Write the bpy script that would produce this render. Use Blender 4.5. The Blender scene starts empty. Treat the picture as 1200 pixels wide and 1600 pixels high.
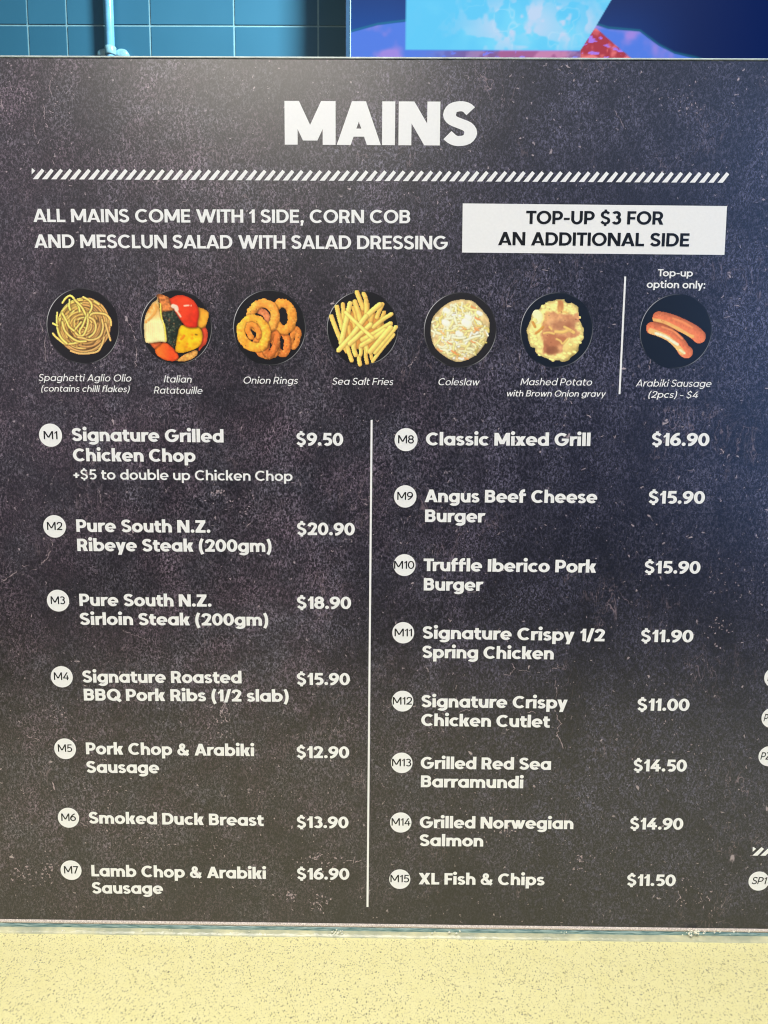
import bpy, bmesh, math, random
import numpy as np
from mathutils import Vector, Matrix
from mathutils.geometry import delaunay_2d_cdt
random.seed(7)
scene = bpy.context.scene
COL = scene.collection

# ------------------------------------------------------------------ camera
F = 1200.0                      # focal length in pixels of the 1200 x 1600 photograph
D = 0.62                        # metres from lens to board front
_d = Vector((531 - 600, 9870 - 800, F)).normalized()
_r = Vector((1.0, 0.0, -0.008)); _r.y = -(_r.x * _d.x + _r.z * _d.z) / _d.y; _r.normalize()
_f = _r.cross(_d)
def cam_dir(px, py):            # ray of a photograph pixel as a world direction
    c = Vector((px - 600, py - 800, F))
    return Vector((c.dot(_r), c.dot(_f), -c.dot(_d)))
_q = cam_dir(600, 1460)
CAM = Vector((0, -D, -_q.z / _q.y * D))
def at(px, py, Y=0.0):          # the point of the plane y = Y seen at that pixel
    q = cam_dir(px, py); return CAM + q * ((Y - CAM.y) / q.y)
cd = bpy.data.cameras.new('camera'); cam = bpy.data.objects.new('camera', cd); COL.objects.link(cam)
cd.sensor_fit = 'VERTICAL'; cd.sensor_height = 9.0; cd.lens = 9.0 * F / 1600
cd.clip_start = 0.02; cd.clip_end = 60
ax = cam_dir(601, 800) - cam_dir(600, 800); ay = cam_dir(600, 799) - cam_dir(600, 800); az = -cam_dir(600, 800).normalized()
M = Matrix((ax.normalized(), ay.normalized(), az)).transposed().to_4x4(); M.translation = CAM
cam.matrix_world = M
cd.dof.use_dof = True; cd.dof.focus_distance = 0.66; cd.dof.aperture_fstop = cd.lens / 0.8
scene.camera = cam

# ------------------------------------------------------------------ light
w = bpy.data.worlds.new('World'); scene.world = w; w.use_nodes = True
bg = w.node_tree.nodes['Background']; bg.inputs[0].default_value = (0.62, 0.72, 1.0, 1); bg.inputs[1].default_value = 0.05
def area(name, loc, target, sx, sy, power, col):
    l = bpy.data.lights.new(name, 'AREA'); l.shape = 'RECTANGLE'; l.size = sx; l.size_y = sy; l.energy = power; l.color = col
    o = bpy.data.objects.new(name, l); COL.objects.link(o); o.location = loc
    o.rotation_euler = (Vector(target) - Vector(loc)).to_track_quat('-Z', 'Y').to_euler(); return o
key = area('ceiling_light', (-0.3, -1.7, 3.1), (0, -0.2, 0), 2.6, 1.2, 24.8, (1.0, 0.965, 0.91)); key.data.spread = math.radians(75)
area('ceiling_light', (-0.42, -2.0, 1.72), (-0.12, 0, 0.7), 0.9, 0.5, 14.5, (1.0, 0.94, 0.82))
area('unseen_blue_light', (2.45, -2.7, 1.0), (0.3, 0, 0.5), 1.9, 2.4, 29, (0.20, 0.44, 1.0))
area('unseen_blue_light', (1.15, -2.8, 1.85), (0.2, 0, 0.6), 1.2, 0.6, 2.3, (0.50, 0.66, 1.0))  # added unseen lamp, lays a bluish veil on the board's upper right
area('left_veil_light', (-2.1, -2.7, 1.25), (-0.3, 0, 0.6), 1.6, 2.4, 6.5, (1.0, 0.84, 1.0))  # added unseen lamp, its soft violet reflection veils the board's left side
kl = area('kitchen_light', (0.9, 0.40, 2.55), (-0.75, 1.6, 0.7), 0.4, 0.4, 43, (0.72, 0.93, 1.0)); kl.data.spread = math.radians(80)
scene.view_settings.view_transform = 'Standard'; scene.view_settings.look = 'None'
scene.view_settings.exposure = 0.0; scene.view_settings.gamma = 1.0
scene.cycles.max_bounces = 8; scene.cycles.filter_width = 1.1

# ------------------------------------------------------------------ helpers
def tag(o, label=None, cat=None, group=None, kind=None):
    if label: o['label'] = label
    if cat: o['category'] = cat
    if group: o['group'] = group
    if kind: o['kind'] = kind
    return o
def empty(name, loc=(0, 0, 0)):
    o = bpy.data.objects.new(name, None); COL.objects.link(o); o.location = loc; o.empty_display_size = 0.05; return o
def mesh_obj(name, verts, faces, mat, parent=None, smooth=False):
    me = bpy.data.meshes.new(name); me.from_pydata([tuple(v) for v in verts], [], faces); me.update()
    if mat: me.materials.append(mat)
    if smooth:
        for p in me.polygons: p.use_smooth = True
    o = bpy.data.objects.new(name, me); COL.objects.link(o)
    if parent: o.parent = parent
    return o
def box(name, x0, x1, y0, y1, z0, z1, mat, parent=None, bevel=0.0):
    bm = bmesh.new(); bmesh.ops.create_cube(bm, size=1)
    for v in bm.verts:
        v.co = Vector(((x0 + x1) / 2 + v.co.x * (x1 - x0), (y0 + y1) / 2 + v.co.y * (y1 - y0), (z0 + z1) / 2 + v.co.z * (z1 - z0)))
    if bevel: bmesh.ops.bevel(bm, geom=bm.edges[:], offset=bevel, segments=2, affect='EDGES')
    me = bpy.data.meshes.new(name); bm.to_mesh(me); bm.free(); me.materials.append(mat)
    o = bpy.data.objects.new(name, me); COL.objects.link(o)
    if parent: o.parent = parent
    return o
def lin(r, g, b):
    f = lambda c: (c / 255 / 12.92) if c / 255 <= 0.04045 else ((c / 255 + 0.055) / 1.055) ** 2.4
    return (f(r), f(g), f(b), 1)

class N:                                             # tiny node helper
    def __init__(s, name):
        s.m = bpy.data.materials.new(name); s.m.use_nodes = True; s.t = s.m.node_tree; s.n = s.t.nodes
        s.b = s.n['Principled BSDF']; s.tc = s.n.new('ShaderNodeTexCoord')
    def link(s, a, b): s.t.links.new(a, b)
    def mapping(s, scale=(1, 1, 1), rot=(0, 0, 0), loc=(0, 0, 0)):
        m = s.n.new('ShaderNodeMapping'); m.inputs['Scale'].default_value = scale; m.inputs['Rotation'].default_value = rot; m.inputs['Location'].default_value = loc
        s.link(s.tc.outputs['Object'], m.inputs[0]); return m.outputs[0]
    def noise(s, v, scale, detail=2, rough=.5, dist=0):
        n = s.n.new('ShaderNodeTexNoise'); n.inputs['Scale'].default_value = scale; n.inputs['Detail'].default_value = detail
        n.inputs['Roughness'].default_value = rough; n.inputs['Distortion'].default_value = dist; s.link(v, n.inputs['Vector']); return n.outputs['Fac']
    def voro(s, v, scale, rnd=1.0):
        n = s.n.new('ShaderNodeTexVoronoi'); n.inputs['Scale'].default_value = scale; n.inputs['Randomness'].default_value = rnd
        s.link(v, n.inputs['Vector']); return n.outputs['Distance'], n.outputs['Color']
    def ramp(s, f, a, b, c0=0.0, c1=1.0):
        n = s.n.new('ShaderNodeMapRange'); n.inputs['From Min'].default_value = a; n.inputs['From Max'].default_value = b
        n.inputs['To Min'].default_value = c0; n.inputs['To Max'].default_value = c1; s.link(f, n.inputs['Value']); return n.outputs[0]
    def math(s, op, a, b=None):
        n = s.n.new('ShaderNodeMath'); n.operation = op
        for i, x in enumerate((a, b)):
            if x is None: continue
            if isinstance(x, (int, float)): n.inputs[i].default_value = x
            else: s.link(x, n.inputs[i])
        return n.outputs[0]
    def mix(s, f, a, b):
        n = s.n.new('ShaderNodeMix'); n.data_type = 'RGBA'
        if isinstance(f, (int, float)): n.inputs[0].default_value = f
        else: s.link(f, n.inputs[0])
        for i, x in ((6, a), (7, b)):
            if isinstance(x, tuple): n.inputs[i].default_value = x if len(x) == 4 else x + (1,)
            else: s.link(x, n.inputs[i])
        return n.outputs[2]
    def sep(s, c):
        n = s.n.new('ShaderNodeSeparateColor'); s.link(c, n.inputs[0]); return n.outputs
    def color(s, c):
        if isinstance(c, tuple): s.b.inputs['Base Color'].default_value = c if len(c) == 4 else c + (1,)
        else: s.link(c, s.b.inputs['Base Color'])
    def rough(s, v): s.b.inputs['Roughness'].default_value = v
    def bump(s, f, strength, dist=0.001):
        n = s.n.new('ShaderNodeBump'); n.inputs['Strength'].default_value = strength; n.inputs['Distance'].default_value = dist
        s.link(f, n.inputs['Height']); s.link(n.outputs[0], s.b.inputs['Normal'])

# ------------------------------------------------------------------ materials
def mat_slate():                                     # dark grainy slate picture printed on the board
    k = N('slate_print')
    v = k.mapping((1, 1, .66)); v2 = k.mapping((1, 1, .8), (0, .35, 0), (3, 0, 7))
    g = k.ramp(k.noise(v, 560, 2.5, .68, .9), .49, .67)
    g2 = k.ramp(k.noise(v2, 760, 1.0, .5, .3), .52, .78)
    g = k.math('MAXIMUM', g, k.math('MULTIPLY', g2, .85))
    patch = k.math('MULTIPLY', k.ramp(k.noise(k.mapping((1, 1, .6)), 9, 5, .62, .5), .36, .64, .30, 1.0), k.ramp(k.noise(k.mapping((1, 1, .8), loc=(2, 2, 2)), 42, 3, .6, .4), .36, .62, .55, 1.15))
    fac = k.math('MULTIPLY', g, patch)
    sx = k.n.new('ShaderNodeSeparateXYZ'); k.link(k.tc.outputs['Object'], sx.inputs[0])
    drift = k.ramp(k.math('ADD', sx.outputs[0], k.math('MULTIPLY', k.noise(k.mapping(loc=(4, 4, 1)), 3.2, 3, .6), .26)), .06, .26)   # tint shifts from violet-brown at the left to navy at the right
    dark = k.mix(k.ramp(k.noise(k.mapping(), 7, 3, .6), .35, .65), (.0055, .0050, .0105), (.013, .0105, .017))
    lite = k.mix(k.ramp(k.noise(k.mapping(loc=(5, 1, 2)), 24, 3, .6), .4, .6), (.305, .230, .290), (.25, .228, .28))
    low = k.ramp(k.math('ADD', sx.outputs[2], k.math('MULTIPLY', k.noise(k.mapping(loc=(7, 1, 1)), 8, 4, .6), .12)), .06, .21)   # the stone is smoother near its lower edge
    fac = k.math('MULTIPLY', fac, k.ramp(low, 0, 1, .42, 1.0))
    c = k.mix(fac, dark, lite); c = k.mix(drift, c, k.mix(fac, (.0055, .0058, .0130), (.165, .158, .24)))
    # worm-like raised scratches, in drifts
    rid = k.math('ABSOLUTE', k.math('SUBTRACT', k.noise(k.mapping((1, 1, .45), (0, .2, 0)), 78, 3, .62, .8), .5))
    rid = k.ramp(rid, .012, .0, 0, 1); rm = k.ramp(k.noise(k.mapping(loc=(1, 9, 4)), 15, 4, .6), .53, .68)
    c = k.mix(k.math('MULTIPLY', k.math('MULTIPLY', rid, rm), .7), c, (.36, .27, .30))
    # pale flecks of uneven shape, rarely a larger smudge
    for sc, lo, st, sh in ((330, .685, .75, (1, 1, .8)), (190, .70, .9, (.8, 1, 1)), (90, .725, .8, (1, 1, .7))):
        m = k.ramp(k.noise(k.mapping(sh, (0, .4, 0), (sc, 3, sc * .7)), sc, 2.5, .6, .6), lo, lo + .035)
        c = k.mix(k.math('MULTIPLY', m, st), c, (.46, .38, .40))
    k.color(c); k.rough(.31); k.b.inputs['Specular IOR Level'].default_value = .85
    return k.m
def mat_plain(name, col, rough=.5, var=.06, scale=300, metal=0, spec=.5, coat=0):
    k = N(name); n = k.noise(k.mapping(), scale, 3, .6)
    a = tuple(c * (1 - var) for c in col[:3]); b = tuple(min(1, c * (1 + var)) for c in col[:3])
    k.color(k.mix(k.ramp(n, .3, .7), a, b)); k.rough(rough); k.b.inputs['Metallic'].default_value = metal
    k.b.inputs['Specular IOR Level'].default_value = spec; k.b.inputs['Coat Weight'].default_value = coat
    return k.m
def mat_quartz():
    k = N('cream_quartz')
    c = k.mix(k.ramp(k.noise(k.mapping(), 60, 5, .7), .35, .65), (.92, .855, .42), (.95, .89, .47))
    c = k.mix(k.math('MULTIPLY', k.ramp(k.noise(k.mapping(), 900, 2), .5, .75), .35), c, (.62, .54, .26))
    for i, (sc, st, keep, r0, rot, col) in enumerate((
            (760, (1, .46, 1), .40, .34, .45, (.38, .335, .18)), (700, (.46, 1, 1), .55, .33, .2, (.44, .39, .21)),
            (600, (1, .5, 1), .55, .34, -.75, (.40, .355, .19)), (480, (1, .6, 1), .88, .30, .1, (.20, .175, .11)),
            (330, (.7, 1, 1), .955, .25, 1.0, (.36, .34, .25)), (1000, (1, .7, 1), .4, .36, .9, (.60, .53, .27)))):
        v = k.mapping(st, (0, 0, rot), (i * 3.1, i * 1.7, 0))
        nz = k.n.new('ShaderNodeTexNoise'); nz.inputs['Scale'].default_value = sc * 1.5; k.link(v, nz.inputs['Vector'])
        vm = k.n.new('ShaderNodeVectorMath'); vm.operation = 'MULTIPLY_ADD'; k.link(nz.outputs['Color'], vm.inputs[0])
        vm.inputs[1].default_value = (.9 / sc,) * 3; k.link(v, vm.inputs[2])
        d, cc = k.voro(vm.outputs[0], sc); s = k.sep(cc)
        m = k.math('MULTIPLY', k.math('LESS_THAN', d, k.math('MULTIPLY', k.math('ADD', k.math('MULTIPLY', s[1], .8), .2), r0)), k.math('GREATER_THAN', s[0], keep))
        c = k.mix(k.math('MULTIPLY', m, .9), c, col)
    k.color(c); k.rough(.28); return k.m
def mat_vcol(name, rough=.4, emit=0):
    k = N(name); a = k.n.new('ShaderNodeVertexColor'); a.layer_name = 'Col'
    if emit:
        k.color((.01, .01, .012)); k.link(a.outputs[0], k.b.inputs['Emission Color']); k.b.inputs['Emission Strength'].default_value = emit; k.rough(.08); k.b.inputs['Specular IOR Level'].default_value = .1
    else:
        k.link(a.outputs[0], k.b.inputs['Base Color']); k.rough(rough)
    return k.m
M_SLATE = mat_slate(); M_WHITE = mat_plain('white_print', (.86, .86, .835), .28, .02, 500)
M_BLACK = mat_plain('black_print', (.006, .007, .009), .28, .1, 500); M_QUARTZ = mat_quartz()
M_FOOD = mat_vcol('printed_food_photograph', .28)
M_CRACK = mat_plain('pale_scratch_print', (.36, .29, .31), .45, .55, 420)

# ------------------------------------------------------------------ the stroke alphabet
def arcq(cx, cy, rx, ry, a0, a1, t, h):
    n = max(3, int(abs(a1 - a0) / 11)); q = []; P = []
    for i in range(n + 1):
        a = math.radians(a0 + (a1 - a0) * i / n); c, s = math.cos(a), math.sin(a)
        P.append(((cx + rx * c, cy + ry * s), (cx + (rx - t) * c, cy + (ry - h) * s)))
    for i in range(n): q.append([P[i][0], P[i + 1][0], P[i + 1][1], P[i][1]])
    return q
def bar(x0, y0, x1, y1): return [[(x0, y0), (x1, y0), (x1, y1), (x0, y1)]]
def dg(xb, yb, xt, yt, w): return [[(xb, yb), (xb + w, yb), (xt + w, yt), (xt, yt)]]
def disk(cx, cy, r):
    return [[(cx + r * math.cos(a * math.pi / 7), cy + r * math.sin(a * math.pi / 7)) for a in range(14)]]
def cr(pts, n=5):                                   # Catmull-Rom through the points
    P = [np.array(p, float) for p in pts]; P = [2 * P[0] - P[1]] + P + [2 * P[-1] - P[-2]]; out = []
    for i in range(1, len(P) - 2):
        for k in range(n):
            u = k / n
            out.append(.5 * (2 * P[i] + (P[i + 1] - P[i - 1]) * u + (2 * P[i - 1] - 5 * P[i] + 4 * P[i + 1] - P[i + 2]) * u * u + (3 * P[i] - P[i - 1] - 3 * P[i + 1] + P[i + 2]) * u ** 3))
    out.append(P[-2]); return out
def stroke(pts, t, h, n=4, spl=True):
    C = cr(pts, n) if spl else [np.array(p, float) for p in pts]; L = []
    for i, p in enumerate(C):
        d = C[min(i + 1, len(C) - 1)] - C[max(i - 1, 0)]; d = d / (np.linalg.norm(d) + 1e-9)
        wd = math.sqrt((t * d[1]) ** 2 + (h * d[0]) ** 2) / 2; nrm = np.array([-d[1], d[0]])
        L.append((p + nrm * wd, p - nrm * wd))
    return [[tuple(L[i][0]), tuple(L[i + 1][0]), tuple(L[i + 1][1]), tuple(L[i][1])] for i in range(len(L) - 1)]
def bowl(x0, xr, y0, y1, t, h, rx=None):
    ry = (y1 - y0) / 2; rx = rx or ry; cx = xr - rx
    return arcq(cx, (y0 + y1) / 2, rx, ry, -90, 90, t, h) + bar(x0, y0, cx + .005, y0 + h) + bar(x0, y1 - h, cx + .005, y1)
def sshape(W, H, t, h, y=0.0):
    x = lambda u: t / 2 + u * (W - t); z = lambda v: y + h / 2 + v * (H - h)
    return stroke([(x(.97), z(.86)), (x(.76), z(.97)), (x(.48), z(1.0)), (x(.16), z(.94)), (x(.02), z(.755)), (x(.16), z(.60)),
                   (x(.5), z(.505)), (x(.85), z(.405)), (x(.99), z(.235)), (x(.83), z(.055)), (x(.48), z(0)), (x(.2), z(.04)), (x(-.06), z(.17))], t, h, 3)
_G = {}
def glyph(ch, t):
    """polygons and width of a letter with stem thickness t, cap height 1"""
    key = (ch, round(t, 3))
    if key in _G: return _G[key]
    b = (t - .09) / .16; b = max(0, min(1.1, b)); h = t * (.94 - .10 * b); w = t * 1.08; X = .70 + .04 * b; A = 1.05
    ow = .70 + .09 * b; nw = .58 + .13 * b; o = .012; r = []; W = 0
    if ch == 'A': W = .84 + .10 * b; ya = .17 + .02 * b; s = (W / 2 - w / 2); r = dg(0, 0, s, 1, w) + dg(W - w, 0, s, 1, w) + bar(s * ya + w * .4, ya, W - s * ya - w * .4, ya + h * .8)
    elif ch == 'B': W = .66 + .10 * b; m = .53; r = bar(0, 0, t, 1) + bowl(t * .5, W - .03, m - h / 2, 1, t, h) + bowl(t * .5, W, 0, m + h / 2, t, h)
    elif ch == 'C': W = .88 + .02 * b; r = arcq(.5, .5, .5, .5 + o, 47, 313, t, h)
    elif ch == 'D': W = .80 + .06 * b; r = bar(0, 0, t, 1) + bowl(t * .5, W, 0, 1, t, h, .47)
    elif ch == 'E': W = .60 + .03 * b; r = bar(0, 0, t, 1) + bar(t * .5, 0, W, h) + bar(t * .5, 1 - h, W, 1) + bar(t * .5, .51 - h * .48, W - .04, .51 + h * .48)
    elif ch == 'F': W = .58 + .03 * b; r = bar(0, 0, t, 1) + bar(t * .5, 1 - h, W, 1) + bar(t * .5, .47 - h * .48, W - .05, .47 + h * .48)
    elif ch == 'G': W = .94; r = arcq(.5, .5, .5, .5 + o, 47, 350, t, h) + bar(.50, .5 - h * .55, W + .045, .5 + h * .35); W = .985
    elif ch == 'H': W = .76 + .06 * b; r = bar(0, 0, t, 1) + bar(W - t, 0, W, 1) + bar(t * .5, .5 - h / 2, W - t * .5, .5 + h / 2)
    elif ch == 'I': W = t; r = bar(0, 0, t, 1)
    elif ch == 'L': W = .54 + .06 * b; r = bar(0, 0, t, 1) + bar(t * .5, 0, W, h)
    elif ch == 'M': W = .92 + .16 * b; v = .24 - .13 * b; q = t * 1.12; r = bar(0, 0, t, 1) + bar(W - t, 0, W, 1) + dg(W / 2 - q / 2, v, 0, 1, q) + dg(W / 2 - q / 2, v, W - q, 1, q)
    elif ch == 'N': W = .78 + .10 * b; q = t * 1.2; r = bar(0, 0, t, 1) + bar(W - t, 0, W, 1) + dg(W - q, 0, 0, 1, q)
    elif ch == 'O': W = 1.0; r = arcq(.5, .5, .5, .5 + o, 0, 360, t, h)
    elif ch == 'P': W = .64 + .10 * b; r = bar(0, 0, t, 1) + bowl(t * .5, W, .35 - .05 * b, 1, t, h)
    elif ch == 'Q': W = 1.0; r = arcq(.5, .5, .5, .5 + o, 0, 360, t, h) + stroke([(.56, .30), (1.0, -.04)], t, t, 1, False)
    elif ch == 'R': W = .66 + .10 * b; r = bar(0, 0, t, 1) + bowl(t * .5, W - .02, .36 - .04 * b, 1, t, h) + dg(W - w * 1.05, 0, W * .42, .45, w * 1.1)
    elif ch == 'S': W = .60 + .14 * b; r = sshape(W, 1 + 2 * o, t, h, -o)
    elif ch == 'T': W = .64 + .08 * b; r = bar(0, 1 - h, W, 1) + bar(W / 2 - t / 2, 0, W / 2 + t / 2, 1 - h * .5)
    elif ch == 'U': W = .74 + .06 * b; R = W / 2; r = bar(0, R, t, 1) + bar(W - t, R, W, 1) + arcq(R, R, R, R + o, 180, 360, t, h)
    elif ch == 'W': W = 1.22 + .20 * b; q = w * .98; m = W / 2 - q / 2; s = .22 * W; r = dg(s, 0, 0, 1, q) + dg(s, 0, m, 1, q) + dg(W - s - q, 0, m, 1, q) + dg(W - s - q, 0, W - q, 1, q)
    elif ch == 'X': W = .76 + .12 * b; q = w * 1.15; r = dg(0, 0, W - q, 1, q) + dg(W - q, 0, 0, 1, q)
    elif ch == 'Z': W = .66 + .06 * b; q = w * 1.3; r = bar(0, 0, W, h) + bar(0, 1 - h, W, 1) + dg(.0, h * .9, W - q, 1 - h * .9, q)
    elif ch in 'oabdpqgce':
        W = ow; R = ow / 2; c = X / 2; ry = X / 2 + o
        if ch == 'c': r = arcq(R, c, R, ry, 45, 315, t, h); W = ow * .87
        elif ch == 'e': r = arcq(R, c, R, ry, -2, 318, t, h) + bar(t * .5, c - h * .42, W - .012, c + h * .22)
        else:
            r = arcq(R, c, R, ry, 0, 360, t, h)
            if ch == 'a': r += bar(W - t, 0, W, X)
            if ch == 'd': r += bar(W - t, 0, W, A)
            if ch in 'bh': r += bar(0, 0, t, A)
            if ch == 'p': r += bar(0, -.28, t, X)
            if ch == 'q': r += bar(W - t, -.28, W, X)
            if ch == 'g': r += bar(W - t, 0, W, X) + arcq(R, .01, R, .29, 0, -146, t, h)
    elif ch in 'nhmr':
        W = nw; R = nw / 2; c = X - R * 1.02; top = A if ch == 'h' else X
        if ch == 'm':
            R = nw / 2 * (.93 + .03 * b); W = 2 * (2 * R) - t
            r = bar(0, 0, t, X)
            for x in (R, 3 * R - t): r += arcq(x, X - R * 1.02, R, R * 1.02 + o * .6, 0, 180, t, h) + bar(x + R - t, 0, x + R, X - R)
        elif ch == 'r': W = .36 + .11 * b; r = bar(0, 0, t, X) + arcq(.34 + .07 * b, X - .36, .34 + .07 * b, .36 + o, 72, 180, t, h)
        else: r = bar(0, 0, t, top) + arcq(R, c, R, R * 1.02 + o * .6, 0, 180, t, h) + bar(W - t, 0, W, c)
    elif ch == 'u': W = nw; R = nw / 2; r = bar(W - t, 0, W, X) + bar(0, R, t, X) + arcq(R, R, R, R + o, 180, 360, t, h)
    elif ch == 'i': W = t * 1.06; r = bar(W / 2 - t / 2, 0, W / 2 + t / 2, X) + disk(W / 2, X + .22 + .02 * b, .08 + .07 * b)
    elif ch == 'l': W = t; r = bar(0, 0, t, A)
    elif ch == 'k': W = .50 + .22 * b; r = bar(0, 0, t, A) + dg(t * .7, .30, W - w * 1.2, X, w * 1.2) + dg(W - w * 1.15, 0, t * .9 + .02, .42, w * 1.15)
    elif ch == 'f': W = .38 + .12 * b; R = .29; x = .05; r = bar(x, 0, x + t, A - R) + arcq(x + R, A - R, R, R + o, 88, 180, t, h) + bar(x + R - .01, A - h + o, x + R + .09, A + o) + bar(0, X - h * .95, W, X)
    elif ch == 't': W = .40 + .10 * b; R = .22 + .05 * b; x = .08; r = bar(x, R, x + t, .92) + arcq(x + R, R, R, R + o, 180, 272, t, h) + bar(0, X - h * .95, W, X) + bar(x + R, -o, W, h - o)
    elif ch == 's': W = .46 + .14 * b; r = sshape(W, X + 2 * o, t * .92, h * .88, -o)
    elif ch == 'v': W = .60 + .1 * b; s = W / 2 - w / 2; r = dg(s, 0, 0, X, w) + dg(s, 0, W - w, X, w)
    elif ch == 'y': W = .62 + .12 * b; s = W / 2 - w / 2; e = .28; k = s / X; r = dg(s, 0, 0, X, w) + dg(s - k * e, -e, W - w, X, w)
    elif ch == 'w': W = .92 + .18 * b; q = w * .92; m = W / 2 - q / 2; s = .22 * W; r = dg(s, 0, 0, X, q) + dg(s, 0, m, X, q) + dg(W - s - q, 0, m, X, q) + dg(W - s - q, 0, W - q, X, q)
    elif ch == 'x': W = .58 + .16 * b; q = w * 1.15; r = dg(0, 0, W - q, X, q) + dg(W - q, 0, 0, X, q)
    elif ch == '0': W = .66 + .12 * b; r = arcq(W / 2, .5, W / 2, .5 + o, 0, 360, t, h)
    elif ch == '1': W = .28 + .14 * b; r = bar(W - t, 0, W, 1) + [[(0, .78 - .04 * b), (W - t * .5, 1.0), (W - t * .5, 1 - h * 1.1), (.035, .78 - h * .8)]]
    elif ch == '2': W = .58 + .12 * b; r = bar(0, 0, W, h) + stroke([(t * .42, .70), (W * .26, .95 - h * .42), (W * .52, 1 - h / 2 + o), (W - t * .62, .90 - h * .35), (W - t * .5, .70 - .02), (W - t * .85, .50), (W * .45, .24), (t * .55, h * .6)], t, h)
    elif ch == '3': W = .58 + .12 * b; m = .54; r = arcq(W * .47, (1 + m - h / 2) / 2 + o / 2, W * .47, (1 - m + h / 2) / 2 + o / 2, -90, 148, t, h) + arcq(W / 2, (m + h / 2) / 2 - o / 2, W / 2, (m + h / 2) / 2 + o / 2, -150, 90, t, h)
    elif ch == '4': W = .66 + .10 * b; x = W - .13 - t; y = .2; r = bar(x, 0, x + t, .62) + bar(0, y, W, y + h * .9) + dg(0, y + h * .85, W * .62 - w * .2, 1, w * 1.05) 
    elif ch == '5': W = .58 + .13 * b; R = .33; r = arcq(W - R * 1.05, R - o, R * 1.05, R, -140, 118, t, h) + bar(.09, 1 - h, W - .06, 1) + dg(.035, .44, .09, 1, t * .95)
    elif ch in '69':
        W = .64 + .12 * b; ry = .335; cy = ry - o
        r = arcq(W / 2, cy, W / 2, ry, 0, 360, t, h) + stroke([(t * .5, .327), (t * .58, .50), (W * .30 + .03, .72), (W * .62, .90), (W * .84, 1 - h * .45)], t * .98, h, 3)
        if ch == '9': r = [[(W - x, 1 - y) for x, y in q] for q in r]
    elif ch == '7': W = .60; r = bar(0, 1 - h, W, 1) + dg(.12, 0, W - w, 1 - h * .5, w)
    elif ch == '8': W = .62 + .12 * b; m = .53; r = arcq(W / 2, (1 + m - h / 2) / 2, W * .45, (1 - m + h / 2) / 2 + o, 0, 360, t, h) + arcq(W / 2, (m + h / 2) / 2, W / 2, (m + h / 2) / 2 + o, 0, 360, t, h)
    elif ch == '$': W = .58 + .13 * b; r = sshape(W, 1 + 2 * o, t * .95, h * .92, -o) + bar(W / 2 - t * .42, .9, W / 2 + t * .42, 1.12) + bar(W / 2 - t * .42, -.12, W / 2 + t * .42, .1)
    elif ch == '.': W = t * 1.12; r = disk(W / 2, W / 2 - .01, W / 2)
    elif ch == ',': W = t * 1.1; r = disk(W / 2, W / 2 - .01, W / 2) + dg(.0, -.2, t * .25, .1, t * .75)
    elif ch == ':': W = t * 1.15; r = disk(W / 2, W / 2, W / 2) + disk(W / 2, X - W / 2, W / 2)
    elif ch in '()':
        W = .22 + .16 * b; e = t * .46
        r = stroke([(W - e * .9, 1.04), (e + (W - 2 * e) * .30, .76), (e, .42), (e + (W - 2 * e) * .30, .08), (W - e * .9, -.20)], t * .92, t * .8, 3)
        if ch == ')': r = [[(W - x, y) for x, y in q] for q in r]
    elif ch == '/': W = .48 + .06 * b; r = dg(0, -.09, W - w * .9, 1.04, w * .9)
    elif ch == '+': W = .52; r = bar(0, .40 - h / 2, W, .40 + h / 2) + bar(W / 2 - t / 2, .14, W / 2 + t / 2, .66)
    elif ch == '-': W = .40; r = bar(0, .40 - h * .45, W, .40 + h * .45)
    elif ch == '~': W = .42; r = bar(0, .36 - h * .4, W, .36 + h * .4)
    elif ch == '&':
        W = .84 + .08 * b; u = t * .84; v = h * .84
        r = arcq(.38, .755, .24, .255, 0, 360, u, v) + arcq(.34, .30, .34, .31, 55, 330, u, v) + stroke([(.28, .58), (W - u * .45, .02)], u * 1.15, u * 1.15, 1, False) + stroke([(.50, .06), (.66, .16), (.76, .32), (.79, .48)], u * .95, u * .95, 3)
    # union of the strokes as clean flat triangles
    V = []; Fc = []
    for q in r:
        a = sum(q[i][0] * q[(i + 1) % len(q)][1] - q[(i + 1) % len(q)][0] * q[i][1] for i in range(len(q)))
        for q3 in ([q] if len(q) > 4 else ([q[0], q[1], q[2]], [q[0], q[2], q[3]])):
            a = sum(q3[i][0] * q3[(i + 1) % len(q3)][1] - q3[(i + 1) % len(q3)][0] * q3[i][1] for i in range(len(q3)))
            if abs(a) < 1e-6: continue
            if a < 0: q3 = q3[::-1]
            Fc.append(list(range(len(V), len(V) + len(q3)))); V += [Vector(p) for p in q3]
    ov, oe, of, _, _, orig = delaunay_2d_cdt(V, [], Fc, 0, 1e-5)
    tri = [f for f, g in zip(of, orig) if len(g)]
    _G[key] = ([(v.x, v.y) for v in ov], tri, W); return _G[key]

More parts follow.
